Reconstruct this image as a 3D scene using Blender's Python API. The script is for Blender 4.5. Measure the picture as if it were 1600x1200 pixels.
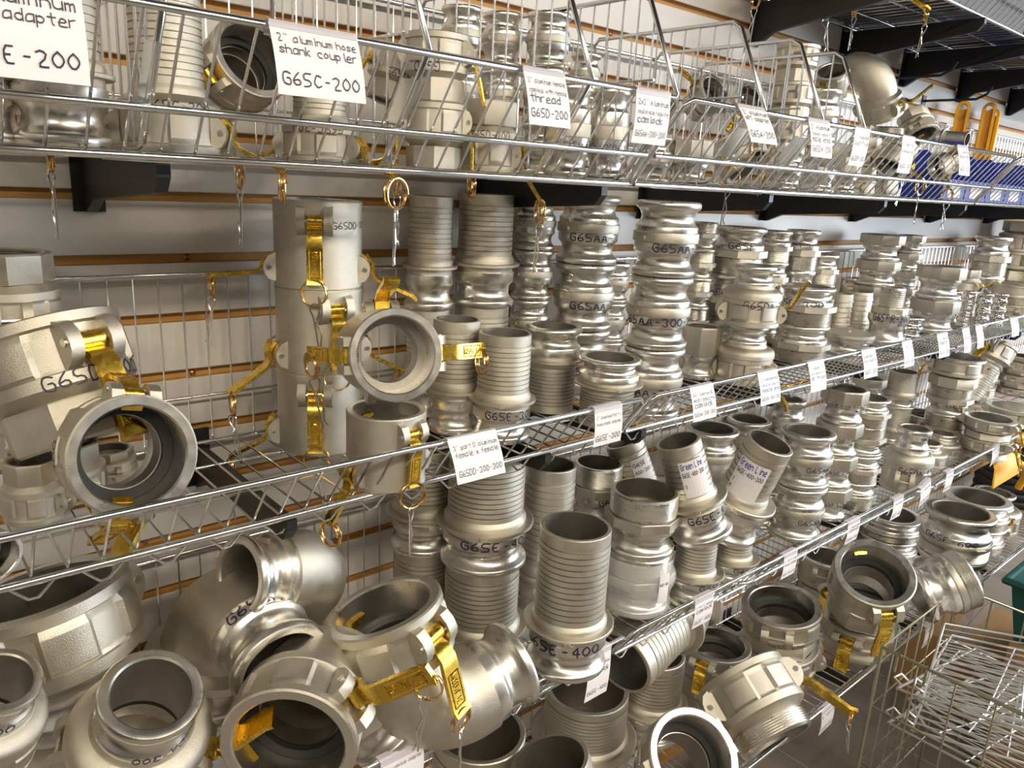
import bpy, bmesh, math, random
from mathutils import Vector, Matrix, Euler

S = bpy.context.scene
for o in list(bpy.data.objects):
    bpy.data.objects.remove(o)
COL = S.collection
random.seed(7)
PI = math.pi

# ------------------------------------------------------------ camera
cam_data = bpy.data.cameras.new('camera')
cam = bpy.data.objects.new('camera', cam_data)
COL.objects.link(cam)
cam_data.sensor_width = 36.0
cam_data.lens = 1198 / 1600 * 36.0
cam_data.clip_start = 0.02
CAM = Vector((0.0, -1.02, 1.55))
_yaw, _pit, _rol = math.radians(41.4), math.radians(14.95), math.radians(-3.15)
_f = Vector((math.sin(_yaw) * math.cos(_pit), math.cos(_yaw) * math.cos(_pit), -math.sin(_pit)))
_r = Vector((math.cos(_yaw), -math.sin(_yaw), 0.0))
_d = _f.cross(_r)
_right = _r * math.cos(_rol) + _d * math.sin(_rol)
_down = -_r * math.sin(_rol) + _d * math.cos(_rol)
cam.matrix_world = Matrix(((_right.x, -_down.x, -_f.x, CAM.x), (_right.y, -_down.y, -_f.y, CAM.y),
                           (_right.z, -_down.z, -_f.z, CAM.z), (0, 0, 0, 1)))
S.camera = cam

# ------------------------------------------------------------ light
world = bpy.data.worlds.new('store_interior')
S.world = world
world.use_nodes = True
wn = world.node_tree
bg = wn.nodes['Background']
gn = wn.nodes
wtc = gn.new('ShaderNodeTexCoord')
wsx = gn.new('ShaderNodeSeparateXYZ')
wrm = gn.new('ShaderNodeValToRGB')
wrm.color_ramp.elements[0].position = 0.42
wrm.color_ramp.elements[0].color = (0.085, 0.066, 0.046, 1)
wrm.color_ramp.elements[1].position = 0.86
wrm.color_ramp.elements[1].color = (1.0, 0.95, 0.845, 1)
wmr = gn.new('ShaderNodeMapRange')
wmr.inputs['From Min'].default_value = -1
wmr.inputs['From Max'].default_value = 1
wn.links.new(wtc.outputs['Generated'], wsx.inputs['Vector'])
wn.links.new(wsx.outputs['Z'], wmr.inputs['Value'])
wn.links.new(wmr.outputs['Result'], wrm.inputs['Fac'])
wn.links.new(wrm.outputs['Color'], bg.inputs['Color'])
bg.inputs['Strength'].default_value = 0.40


def area(name, loc, size, size_y, power, color, target):
    l = bpy.data.lights.new(name, 'AREA')
    l.shape = 'RECTANGLE'
    l.size, l.size_y = size, size_y
    l.energy = power
    l.color = color
    o = bpy.data.objects.new(name, l)
    COL.objects.link(o)
    o.location = loc
    o.rotation_euler = (Vector(target) - Vector(loc)).to_track_quat('-Z', 'Y').to_euler()
    return o


# the ceiling tubes over the aisle, and the shop window at the far end of it
for x, e in ((-1.0, 21), (0.6, 21), (2.2, 21), (3.8, 21), (5.4, 21)):
    area('ceiling_tube_light', (x, -2.15, 2.66), 1.25, 0.14, e, (1.0, 0.88, 0.69) if x < 1.5 else (1.0, 0.94, 0.86), (x, -1.2, 0.0))
area('window_daylight', (6.2, -3.6, 1.6), 2.6, 1.8, 130, (0.80, 0.90, 1.0), (1.5, -0.2, 1.0))
S.view_settings.view_transform = 'Standard'
S.view_settings.look = 'None'
S.view_settings.gamma = 1.0
S.view_settings.use_curve_mapping = False
S.view_settings.exposure = 0.62


# ------------------------------------------------------------ materials
def mat(name, color, rough=0.5, metal=0.0, bump=0.0, bscale=40.0, var=0.0, vscale=6.0, rvar=0.0, alpha=1.0, trans=0.0, stretch=None, spec=0.5, bdist=0.0012, aniso=0.0):
    m = bpy.data.materials.new(name)
    m.use_nodes = True
    nt = m.node_tree
    p = nt.nodes['Principled BSDF']
    p.inputs['Base Color'].default_value = (*color, 1)
    p.inputs['Roughness'].default_value = rough
    p.inputs['Metallic'].default_value = metal
    p.inputs['Specular IOR Level'].default_value = spec
    if aniso:
        p.inputs['Anisotropic'].default_value = aniso
        tg = nt.nodes.new('ShaderNodeTangent')
        tg.direction_type = 'RADIAL'
        tg.axis = 'Z'
        nt.links.new(tg.outputs['Tangent'], p.inputs['Tangent'])
    if trans:
        p.inputs['Transmission Weight'].default_value = trans
    if alpha < 1:
        p.inputs['Alpha'].default_value = alpha
    tc = nt.nodes.new('ShaderNodeTexCoord')
    src = tc.outputs['Object']
    if stretch:
        mp = nt.nodes.new('ShaderNodeMapping')
        mp.inputs['Scale'].default_value = stretch
        nt.links.new(src, mp.inputs['Vector'])
        src = mp.outputs['Vector']
    if bump:
        n = nt.nodes.new('ShaderNodeTexNoise')
        n.inputs['Scale'].default_value = bscale
        n.inputs['Detail'].default_value = 3
        nt.links.new(src, n.inputs['Vector'])
        b = nt.nodes.new('ShaderNodeBump')
        b.inputs['Strength'].default_value = bump
        b.inputs['Distance'].default_value = bdist
        nt.links.new(n.outputs['Fac'], b.inputs['Height'])
        nt.links.new(b.outputs['Normal'], p.inputs['Normal'])
    if var or rvar:
        n = nt.nodes.new('ShaderNodeTexNoise')
        n.inputs['Scale'].default_value = vscale
        n.inputs['Detail'].default_value = 5
        nt.links.new(src, n.inputs['Vector'])
        if var:
            r = nt.nodes.new('ShaderNodeMapRange')
            r.inputs['From Min'].default_value = 0.3
            r.inputs['From Max'].default_value = 0.7
            r.inputs['To Min'].default_value = 1 - var
            r.inputs['To Max'].default_value = 1 + var
            nt.links.new(n.outputs['Fac'], r.inputs['Value'])
            mx = nt.nodes.new('ShaderNodeVectorMath')
            mx.operation = 'SCALE'
            mx.inputs[0].default_value = color
            nt.links.new(r.outputs['Result'], mx.inputs['Scale'])
            nt.links.new(mx.outputs['Vector'], p.inputs['Base Color'])
        if rvar:
            r = nt.nodes.new('ShaderNodeMapRange')
            r.inputs['From Min'].default_value = 0.3
            r.inputs['From Max'].default_value = 0.7
            r.inputs['To Min'].default_value = rough - rvar
            r.inputs['To Max'].default_value = rough + rvar
            nt.links.new(n.outputs['Fac'], r.inputs['Value'])
            nt.links.new(r.outputs['Result'], p.inputs['Roughness'])
    return m


M = dict(
    cast=mat('cast_aluminium', (0.635, 0.595, 0.51), 0.42, 1.0, bump=0.45, bscale=70, var=0.05, vscale=3.0, rvar=0.05),
    mach=mat('machined_aluminium', (0.78, 0.755, 0.70), 0.30, 1.0, var=0.03, vscale=2.5, rvar=0.05, aniso=0.45),
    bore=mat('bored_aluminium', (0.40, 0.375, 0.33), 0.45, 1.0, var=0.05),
    shiny=mat('polished_steel', (0.80, 0.78, 0.75), 0.13, 1.0),
    brass=mat('yellow_brass', (0.83, 0.56, 0.09), 0.26, 1.0, var=0.08, rvar=0.06),
    wire=mat('chrome_wire', (0.74, 0.75, 0.76), 0.22, 1.0),
    spare=mat('bright_zinc_wire', (0.86, 0.87, 0.87), 0.42, 1.0),
    pin=mat('zinc_wire', (0.80, 0.80, 0.80), 0.22, 1.0),
    coil=mat('copper_tinted_wire', (0.80, 0.52, 0.22), 0.22, 1.0),
    zinc=mat('dull_zinc_wire', (0.50, 0.49, 0.36), 0.35, 1.0, var=0.1),
    black=mat('black_powder_coat', (0.013, 0.013, 0.015), 0.42, bump=0.1, bscale=400),
    rubber=mat('black_rubber', (0.018, 0.018, 0.018), 0.6),
    white=mat('white_melamine_panel', (0.62, 0.585, 0.545), 0.34, var=0.03, vscale=2.0),
    mdf=mat('raw_fibreboard_groove', (0.50, 0.27, 0.075), 0.7, var=0.12, vscale=9.0, stretch=(0.5, 4, 4)),
    screw=mat('brass_screw', (0.45, 0.25, 0.12), 0.4, 1.0),
    paper=mat('white_card', (0.86, 0.83, 0.85), 0.55, var=0.02, vscale=10),
    ink=mat('marker_ink', (0.022, 0.014, 0.05), 0.5),
    blueink=mat('blue_print', (0.02, 0.05, 0.35), 0.5),
    blue=mat('blue_plastic', (0.012, 0.045, 0.42), 0.38, var=0.04),
    yellow=mat('yellow_plastic', (0.85, 0.44, 0.005), 0.45, var=0.05),
    teal=mat('teal_plastic', (0.012, 0.085, 0.075), 0.4),
    card=mat('brown_cardboard', (0.42, 0.24, 0.10), 0.8, var=0.06),
    film=mat('clear_film', (0.95, 0.95, 0.95), 0.12, alpha=0.22, bump=0.6, bscale=6),
    strip=mat('clear_label_strip', (0.70, 0.67, 0.74), 0.25, alpha=0.7),
    dark=mat('dark_hose', (0.012, 0.012, 0.013), 0.5),
    ceil=mat('dark_painted_ceiling', (0.03, 0.03, 0.032), 0.8),
)


def floor_material():
    m = bpy.data.materials.new('grey_vinyl_tile')
    m.use_nodes = True
    nt = m.node_tree
    p = nt.nodes['Principled BSDF']
    tc = nt.nodes.new('ShaderNodeTexCoord')
    mp = nt.nodes.new('ShaderNodeMapping')
    mp.inputs['Scale'].default_value = (1, 1, 1)
    mp.inputs['Location'].default_value = (0.27, 0.37, 0)
    nt.links.new(tc.outputs['Object'], mp.inputs['Vector'])
    b = nt.nodes.new('ShaderNodeTexBrick')
    b.offset = 0.5
    b.inputs['Scale'].default_value = 1.0
    b.inputs['Mortar Size'].default_value = 0.0022
    b.inputs['Brick Width'].default_value = 0.61
    b.inputs['Row Height'].default_value = 0.305
    b.inputs['Color1'].default_value = (0.24, 0.205, 0.172, 1)
    b.inputs['Color2'].default_value = (0.20, 0.172, 0.146, 1)
    b.inputs['Mortar'].default_value = (0.42, 0.37, 0.31, 1)
    nt.links.new(mp.outputs['Vector'], b.inputs['Vector'])
    n = nt.nodes.new('ShaderNodeTexNoise')
    n.inputs['Scale'].default_value = 7
    n.inputs['Detail'].default_value = 8
    nt.links.new(mp.outputs['Vector'], n.inputs['Vector'])
    mx = nt.nodes.new('ShaderNodeMix')
    mx.data_type = 'RGBA'
    mx.blend_type = 'OVERLAY'
    mx.inputs['Factor'].default_value = 0.75
    nt.links.new(b.outputs['Color'], mx.inputs[6])
    nt.links.new(n.outputs['Fac'], mx.inputs[7])
    nt.links.new(mx.outputs[2], p.inputs['Base Color'])
    p.inputs['Roughness'].default_value = 0.45
    return m


M['floor'] = floor_material()


# ------------------------------------------------------------ mesh helpers
class MB:
    def __init__(s):
        s.v, s.f, s.m, s.mats = [], [], [], []

    def mi(s, key):
        if key not in s.mats:
            s.mats.append(key)
        return s.mats.index(key)

    def add(s, vs, fs, key):
        b = len(s.v)
        k = s.mi(key)
        s.v.extend([tuple(v) for v in vs])
        for f in fs:
            s.f.append(tuple(b + i for i in f))
            s.m.append(k)

    def box(s, lo, hi, key, mtx=None):
        vs = [Vector((x, y, z)) for x in (lo[0], hi[0]) for y in (lo[1], hi[1]) for z in (lo[2], hi[2])]
        if mtx:
            vs = [mtx @ v for v in vs]
        s.add(vs, [(0, 1, 3, 2), (4, 6, 7, 5), (0, 4, 5, 1), (2, 3, 7, 6), (0, 2, 6, 4), (1, 5, 7, 3)], key)

    def prism(s, poly, n, t0, t1, key):
        """poly: points; n: direction of the thickness; from t0 to t1 along n"""
        k = len(poly)
        n = Vector(n)
        vs = [Vector(p) + n * t0 for p in poly] + [Vector(p) + n * t1 for p in poly]
        fs = [tuple(range(k))[::-1], tuple(range(k, 2 * k))] + [(i, (i + 1) % k, k + (i + 1) % k, k + i) for i in range(k)]
        s.add(vs, fs, key)

    def lathe(s, prof, key, seg=64, rf=None, closed=True, keys=None):
        """prof: (r, z) points; revolved round z. rf(theta, r, z, index) -> radius"""
        n = len(prof)
        vs = []
        for j in range(seg):
            t = 2 * PI * j / seg
            c, q = math.cos(t), math.sin(t)
            for i, (r, z) in enumerate(prof):
                rr = rf(t, r, z, i) if rf else r
                vs.append((rr * c, rr * q, z))
        b = len(s.v)
        s.v.extend(vs)
        for i in range(n if closed else n - 1):
            k = s.mi(keys[i] if keys else key)
            i2 = (i + 1) % n
            for j in range(seg):
                j2 = (j + 1) % seg
                s.f.append((b + j * n + i, b + j2 * n + i, b + j2 * n + i2, b + j * n + i2))
                s.m.append(k)

    def tube(s, pts, r, key, sides=6, closed=False, cap=True):
        pts = [Vector(p) for p in pts]
        n = len(pts)
        if n < 2:
            return
        tang = []
        for i in range(n):
            a = pts[i - 1] if (i > 0 or closed) else pts[i]
            b = pts[(i + 1) % n] if (i < n - 1 or closed) else pts[i]
            t = (b - a)
            tang.append(t.normalized() if t.length > 1e-9 else Vector((0, 0, 1)))
        up = Vector((0, 0, 1)) if abs(tang[0].z) < 0.9 else Vector((1, 0, 0))
        nrm = (up - tang[0] * up.dot(tang[0])).normalized()
        vs = []
        for i in range(n):
            nrm = (nrm - tang[i] * nrm.dot(tang[i]))
            nrm = nrm.normalized() if nrm.length > 1e-6 else tang[i].orthogonal().normalized()
            bi = tang[i].cross(nrm)
            for j in range(sides):
                a = 2 * PI * j / sides
                vs.append(pts[i] + nrm * (r * math.cos(a)) + bi * (r * math.sin(a)))
        fs = []
        for i in range(n if closed else n - 1):
            i2 = (i + 1) % n
            for j in range(sides):
                j2 = (j + 1) % sides
                fs.append((i * sides + j, i * sides + j2, i2 * sides + j2, i2 * sides + j))
        if cap and not closed:
            fs.append(tuple(range(sides))[::-1])
            fs.append(tuple(range((n - 1) * sides, n * sides)))
        s.add(vs, fs, key)

    def mesh(s, name, angle=35):
        me = bpy.data.meshes.new(name)
        me.from_pydata(s.v, [], s.f)
        for k in s.mats:
            me.materials.append(M[k])
        me.polygons.foreach_set('material_index', s.m)
        bm = bmesh.new()
        bm.from_mesh(me)
        bmesh.ops.recalc_face_normals(bm, faces=bm.faces)
        bm.to_mesh(me)
        bm.free()
        me.polygons.foreach_set('use_smooth', [True] * len(me.polygons))
        me.set_sharp_from_angle(angle=math.radians(angle))
        me.update()
        return me


def link(name, me, parent=None, mtx=None):
    o = bpy.data.objects.new(name, me)
    COL.objects.link(o)
    if parent:
        o.parent = parent
    if mtx is not None:
        o.matrix_basis = mtx
    return o


def tag(o, label, cat, group=None):
    o['label'] = label
    o['category'] = cat
    if group:
        o['group'] = group
    return o


def thing(name, label, cat, mtx=None, group=None):
    o = link(name, None, None, mtx if mtx is not None else Matrix())
    o.empty_display_size = 0.02
    return tag(o, label, cat, group)


def struct(name, mb, angle=35):
    o = link(name, mb.mesh(name, angle))
    o['kind'] = 'structure'
    return o


# ------------------------------------------------------------ handwriting
GL = {
    'A': '02 28 42|14 34', 'B': '02 08 38 47 36 05|35 44 33 02', 'C': '47 28 17 04 13 22 43', 'D': '02 08 28 46 44 22 02',
    'E': '38 08 02 32|05 25', 'F': '38 08 02|05 25', 'G': '47 28 07 03 22 42 45 25', 'H': '02 08|42 48|05 45', 'J': '38 33 12 03',
    'K': '02 08|38 04 42', 'L': '08 02 32', 'M': '02 18 24 38 42', 'N': '02 08 42 48', 'P': '02 08 38 46 35 05', 'R': '02 08 38 46 35 05 42',
    'S': '47 28 07 25 43 22 03', 'T': '08 48|28 22', 'X': '02 48|08 42', 'V': '08 22 48',
    '0': '28 06 04 22 44 46 28', '1': '17 28 22', '2': '07 28 46 02 42', '3': '07 28 46 25 43 22 03', '4': '38 04 44|37 32', '5': '48 08 05 35 43 22 02',
    '6': '38 05 03 22 43 35 04', '7': '08 48 22', '8': '25 07 28 47 25 03 22 43 25', '9': '45 15 07 28 47 42', '-': '15 35', '"': '18 17|38 37', '/': '02 48', ',': '12 01',
    'a': '46 16 03 12 43|46 42', 'b': '08 02|06 36 44 22 02', 'c': '45 26 04 22 42', 'd': '48 42|45 26 04 22 43', 'e': '04 44 36 16 03 12 42', 'f': '38 27 22|05 35',
    'g': '45 26 04 23 44|46 41 20 01', 'h': '08 02|05 26 45 42', 'i': '26 22|28 27', 'k': '08 02|36 04 32', 'l': '28 23 32', 'm': '02 06 05 26 22|25 46 42', 'n': '02 06|05 26 45 42',
    'o': '26 04 22 44 26', 'p': '06 00|05 26 44 22 03', 'r': '02 06|05 26 36', 's': '45 26 05 43 22 03', 't': '28 23 32|06 46', 'u': '06 03 22 43|46 42', 'v': '06 22 46',
    'w': '06 12 25 32 46', 'x': '06 42|02 46', 'y': '06 24|46 10', 'q': '45 26 04 23 44|46 40', ' ': '',
}


def strokes(text, size):
    """polylines (x, y) of a line of writing; size: height of a capital"""
    u = size / 6.0
    out, x = [], 0.0
    for ch in text:
        g = GL.get(ch, '')
        for pl in g.split('|'):
            pts = [(x + int(p[0]) * u, (int(p[1]) - 2) * u) for p in pl.split()]
            if len(pts) > 1:
                sm = [pts[0]]
                for i in range(1, len(pts) - 1):       # round the corners a little
                    a, b, c = pts[i - 1], pts[i], pts[i + 1]
                    sm += [(b[0] + (a[0] - b[0]) * .28, b[1] + (a[1] - b[1]) * .28), (b[0] + (c[0] - b[0]) * .28, b[1] + (c[1] - b[1]) * .28)]
                sm.append(pts[-1])
                out.append(sm)
        x += (5.6 if ch.isupper() or ch.isdigit() else 3.6 if ch in 'il1 ' else 5.2) * u
    return out, x


def ribbons(mb, lines, wid, key, place):
    """place(x, y) -> 3D point"""
    for pl in lines:
        for (ax, ay), (bx, by) in zip(pl, pl[1:]):
            dx, dy = bx - ax, by - ay
            L = math.hypot(dx, dy)
            if L < 1e-9:
                continue
            ex, ey = dx / L * wid * .35, dy / L * wid * .35
            nx, ny = -dy / L * wid / 2, dx / L * wid / 2
            mb.add([place(ax - ex + nx, ay - ey + ny), place(ax - ex - nx, ay - ey - ny), place(bx + ex - nx, by + ey - ny), place(bx + ex + nx, by + ey + ny)], [(0, 1, 2, 3)], key)


def flat_mesh(mb, name):
    me = bpy.data.meshes.new(name)
    me.from_pydata(mb.v, [], mb.f)
    for k in mb.mats:
        me.materials.append(M[k])
    me.polygons.foreach_set('material_index', mb.m)
    return me


# ------------------------------------------------------------ fitting parts (radius of the cam-groove lip = 1)
GE = [(.90, 0), (.965, .02), (1, .07), (1, .19), (.98, .225), (.925, .265), (.865, .34), (.825, .44), (.815, .54), (.835, .65), (.885, .74), (.945, .795), (.965, .83)]


def groove_end(land, key='mach'):
    mb = MB()
    t = .83 + land
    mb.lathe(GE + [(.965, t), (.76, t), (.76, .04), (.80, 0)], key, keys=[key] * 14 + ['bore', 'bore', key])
    return mb


def hexr(n, depth=1.0):
    def rf(t, r, z, i):
        if r < 1.0:
            return r
        a = 2 * PI / n
        return max(.97, r * math.cos(a / 2) / math.cos((t % a) - a / 2))
    return rf


def zig(r0, r1, z0, z1, pitch):
    pts, n = [], max(2, int(round((z1 - z0) / pitch)))
    for i in range(n):
        z = z0 + (z1 - z0) * i / n
        d = (z1 - z0) / n
        pts += [(r0, z), (r1, z + d * .5)]
    return pts + [(r0, z1)]


def ridges(r, z0, z1, pitch, depth=.035):
    pts, n = [], max(1, int(round((z1 - z0) / pitch)))
    d = (z1 - z0) / n
    for i in range(n):
        z = z0 + d * i
        pts += [(r + .012, z + .02 * d), (r + .004, z + .80 * d), (r - depth, z + .84 * d), (r - depth, z + .98 * d)]
    return pts


def shank(r=.865, z1=2.80, pitch=.165, barb=None):
    mb = MB()
    prof = [(r + .085, 0), (r + .085, .10), (r + .06, .16), (r + .01, .24)]
    if barb:
        z = .24
        while z < z1 - barb:
            prof += [(r + .05, z + .01), (r + .05, z + barb * .25), (r - .03, z + barb * .98)]
            z += barb
        prof += [(r, z + .01), (r - .03, z1)]
    else:
        prof += ridges(r, .26, z1 - .34, pitch) + [(r, z1 - .33), (r, z1 - .02), (r - .02, z1)]
    prof += [(r - .10, z1), (r - .10, 0)]
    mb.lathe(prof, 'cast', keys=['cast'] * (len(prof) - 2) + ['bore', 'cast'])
    return mb


def flange_collar():
    mb = MB()
    mb.lathe([(.92, 0), (.92, .17), (1.10, .175), (1.125, .195), (1.125, .265), (1.10, .285), (.95, .29), (.76, .29), (.76, 0)], 'cast', keys=['cast'] * 7 + ['bore', 'cast'])
    # the lug of the sash chain
    mb.prism([(1.10, -.10, .18), (1.20, -.08, .18), (1.20, .08, .18), (1.10, .10, .18)], (0, 0, 1), 0, .09, 'cast')
    return mb


def collar(h=.35):
    mb = MB()
    mb.lathe([(.97, 0), (1.01, .02), (1.02, .05), (1.02, h - .05), (1.01, h - .02), (.97, h), (.76, h), (.76, 0)], 'cast', keys=['cast'] * 6 + ['bore', 'cast'])
    for t in (2.35, 5.5):        # two chain lugs
        m = Matrix.Rotation(t, 4, 'Z')
        mb.box((.99, -.16, h * .3), (1.09, .16, h * .62), 'cast', m)
    return mb


def hex_collar(h=.36, r=1.12, n=8):
    mb = MB()
    mb.lathe([(.97, 0), (r - .03, .0), (r, .03), (r, h - .03), (r - .03, h), (.97, h), (.76, h), (.76, 0)], 'cast', seg=72, rf=hexr(n), keys=['cast'] * 6 + ['bore', 'cast'])
    return mb


def hex_socket(h=.75, r=1.14, n=8):
    mb = MB()
    inner = [(a, z) for a, z in zig(.90, .86, .10, h - .04, .075)][::-1]
    prof = [(.95, 0), (r - .03, 0), (r, .04), (r, h - .05), (r - .05, h), (.93, h)] + inner + [(.80, .08), (.80, 0)]
    mb.lathe(prof, 'cast', seg=72, rf=hexr(n), keys=['cast'] * 6 + ['bore'] * (len(inner) + 1) + ['cast'])
    return mb


def threaded_end(h=.78, r=.985):
    mb = MB()
    prof = [(r - .05, 0), (r - .04, .03)] + zig(r, r - .035, .04, h - .06, .062) + [(r - .05, h), (r - .13, h), (r - .13, 0)]
    mb.lathe(prof, 'mach', keys=['mach'] * (len(prof) - 2) + ['bore', 'mach'])
    return mb


def lid(h=.2):
    mb = MB()
    mb.lathe([(.965, 0), (1.0, .01), (1.0, h - .03), (.97, h), (.55, h + .01), (.02, h + .015), (.02, 0)], 'cast')
    mb.box((-.16, -.05, h), (.16, .05, h + .14), 'cast')
    return mb


PADS = [55, 95, 125, 235, 265, 305]


def padr(t, r, z, i):
    d = math.degrees(t)
    if 4 <= i <= 11:
        if not (.36 <= z <= .92):
            return r
        for c in (60, 120, 240, 300):
            e = abs((d - c + 180) % 360 - 180)
            if e <= 17.6:
                return r + .085
    return r


EAR = [(1.10, .12), (1.36, .22), (1.47, .40), (1.50, .60), (1.46, .74), (1.34, .90), (1.10, 1.02)]


def ears(mb, thetas, mtx=None, z0=0.0):
    for t in thetas:
        R = Matrix.Rotation(math.radians(t), 4, 'Z')
        if mtx:
            R = mtx @ R
        for sgn in (-1, 1):
            poly = [R @ Vector((r, sgn * .37 - .12, z + z0)) for r, z in EAR]
            n = (R.to_3x3() @ Vector((0, 1, 0)))
            mb.prism(poly, n, 0, .24, 'cast')
            pts = [R @ Vector((1.34, sgn * .48, .56 + z0)), R @ Vector((1.34, sgn * .515, .56 + z0))]
            mb.tube(pts, .075, 'mach', 10)
        mb.tube([R @ Vector((1.34, -.48, .56 + z0)), R @ Vector((1.34, .48, .56 + z0))], .05, 'mach', 8)


def coupler_body(closed=False):
    mb = MB()
    prof = [(1.07, 0), (1.24, 0), (1.28, .03), (1.28, .20), (1.21, .24), (1.19, .36), (1.19, .37), (1.19, .41), (1.19, .87), (1.19, .91), (1.19, .92), (1.21, .98), (1.25, 1.0), (1.25, 1.20), (1.20, 1.24),
            (1.06, 1.32), (.98, 1.40), (.80, 1.40), (.80, .98), (1.035, .96), (1.035, .04)]
    keys = ['cast'] * 17 + ['bore', 'mach', 'mach', 'mach']
    keys[0] = 'mach'
    if closed:
        prof = prof[:16] + [(.9, 1.38), (.02, 1.40), (.02, 1.30), (1.03, 1.28), (1.035, .04)]
        keys = ['mach'] + ['cast'] * 17 + ['mach'] * 3
        mb.lathe(prof, 'cast', seg=96, rf=padr, keys=keys)
    else:
        mb.lathe(prof, 'cast', seg=96, rf=padr, keys=keys)
    ears(mb, (0, 180))
    return mb


def plain_coupler_body():
    """smooth walled female coupler of the small bore sizes"""
    mb = MB()
    prof = [(1.07, 0), (1.25, 0), (1.28, .03), (1.28, .16), (1.22, .20), (1.20, .9), (1.24, .96), (1.24, 1.10), (1.10, 1.25), (.98, 1.40), (.80, 1.40), (.80, .98), (1.035, .96), (1.035, .04)]
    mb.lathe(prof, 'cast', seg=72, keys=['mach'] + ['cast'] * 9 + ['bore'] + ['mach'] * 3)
    ears(mb, (0, 180))
    return mb


def gasket():
    mb = MB()
    mb.lathe([(.82, 0), (1.03, 0), (1.03, .12), (.82, .12)], 'rubber', 48)
    return mb


def double_body(h=2.55):
    mb = MB()
    prof = [(1.07, 0), (1.23, 0), (1.26, .04), (1.25, .4), (1.25, h - .4), (1.26, h - .04), (1.23, h), (1.07, h), (1.035, h - .04), (1.035, h - .96), (.82, h - .98), (.82, .98), (1.035, .96), (1.035, .04)]
    mb.lathe(prof, 'cast', seg=80, keys=['mach'] + ['cast'] * 5 + ['mach'] * 3 + ['bore'] * 3 + ['mach'] * 2)
    ears(mb, (90, 270))
    ears(mb, (0, 180), Matrix.Translation((0, 0, h)) @ Matrix.Rotation(PI, 4, 'X'))
    return mb


ARMP = [(-.34, -.16), (-.20, .14), (.04, .28), (.13, .48), (.11, .80), (.04, 1.62), (.10, 1.80)]


def cam_arm():
    mb = MB()
    th, w = .10, .205
    L, Rr = [], []
    for i, (x, z) in enumerate(ARMP):
        a = ARMP[max(0, i - 1)]
        b = ARMP[min(len(ARMP) - 1, i + 1)]
        d = Vector((b[0] - a[0], b[1] - a[1])).normalized()
        n = Vector((d.y, -d.x))
        k = th * (1.5 if i < 2 else 1.0)
        L.append((x + n.x * k / 2, z + n.y * k / 2))
        Rr.append((x - n.x * k / 2, z - n.y * k / 2))
    vs, n = [], len(ARMP)
    for i in range(n):
        ww = w * (1.0 if i < 4 else 1.08)
        vs += [(L[i][0], -ww, L[i][1]), (L[i][0], ww, L[i][1]), (Rr[i][0], ww, Rr[i][1]), (Rr[i][0], -ww, Rr[i][1])]
    fs = [(0, 1, 2, 3), tuple(4 * (n - 1) + q for q in (3, 2, 1, 0))]
    for i in range(n - 1):
        for q in range(4):
            fs.append((4 * i + q, 4 * i + (q + 1) % 4, 4 * i + 4 + (q + 1) % 4, 4 * i + 4 + q))
    mb.add(vs, fs, 'brass')
    # cam lobe round the pivot
    mb.tube([(-.10, -w, .0), (-.10, w, .0)], .17, 'brass', 14)
    # raised frame and lettering on the flat of the strap
    a, b = Vector((ARMP[4][0] + th / 2, 0, ARMP[4][1])), Vector((ARMP[5][0] + th / 2, 0, ARMP[5][1]))
    d = (b - a).normalized()
    nn = Vector((d.z, 0, -d.x))
    a, b = a + d * .02, b - d * .03
    yv = Vector((0, 1, 0))
    c = [a - yv * .15, a + yv * .15, b + yv * .15, b - yv * .15]
    for i in range(4):
        mb.tube([c[i] + nn * .008, c[(i + 1) % 4] + nn * .008], .014, 'brass', 4)
    ls, tw = strokes('GREEN LINE', .15)
    k = (b - a).length * .92 / tw
    for pl in ls:
        mb.tube([a + d * (.03 + x * k) + yv * (y - .075) + nn * .008 for x, y in pl], .013, 'brass', 4)
    return mb


def pull_ring():
    mb = MB()
    pts = []
    for i in range(64):
        t = i / 63 * 2 * PI * 2.6
        pts.append((.36 * math.cos(t), (i / 63 - .5) * .14, .36 * math.sin(t)))
    mb.tube(pts, .023, 'coil', 6)
    return mb


def safety_clip():
    mb = MB()
    p = [(.02, -1.42), (.03, -.4), (.09, -.16), (.05, -.03), (-.04, .03), (-.14, -.02), (-.17, -.14), (-.12, -.28), (-.02, -.46), (-.05, -.62), (-.11, -.86), (-.06, -1.06), (-.05, -1.22), (-.12, -1.36)]
    q = []
    for i in range(len(p) - 1):
        for k in range(3):
            t = k / 3
            a, b, c, d = p[max(0, i - 1)], p[i], p[i + 1], p[min(len(p) - 1, i + 2)]
            q.append(tuple(.5 * ((2 * b[j]) + (c[j] - a[j]) * t + (2 * a[j] - 5 * b[j] + 4 * c[j] - d[j]) * t * t + (3 * b[j] - a[j] - 3 * c[j] + d[j]) * t ** 3) for j in (0, 1)))
    q.append(p[-1])
    mb.tube([(x, 0, z) for x, z in q], .025, 'pin', 6)
    return mb


def dome():
    """flared shoulder from a small cam-groove end (top, z = 0) down to a wide coupler"""
    mb = MB()
    prof = [(.96, 0), (.97, -.12), (1.0, -.2)]
    for i in range(9):
        a = i / 8 * PI / 2
        prof.append((1.02 + .40 * math.sin(a), -.56 + .34 * math.cos(a)))
    prof += [(1.42, -.72), (1.36, -.76), (.80, -.76), (.80, 0)]
    mb.lathe(prof, 'cast', seg=72, keys=['cast'] * (len(prof) - 2) + ['bore', 'cast'])
    return mb


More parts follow.
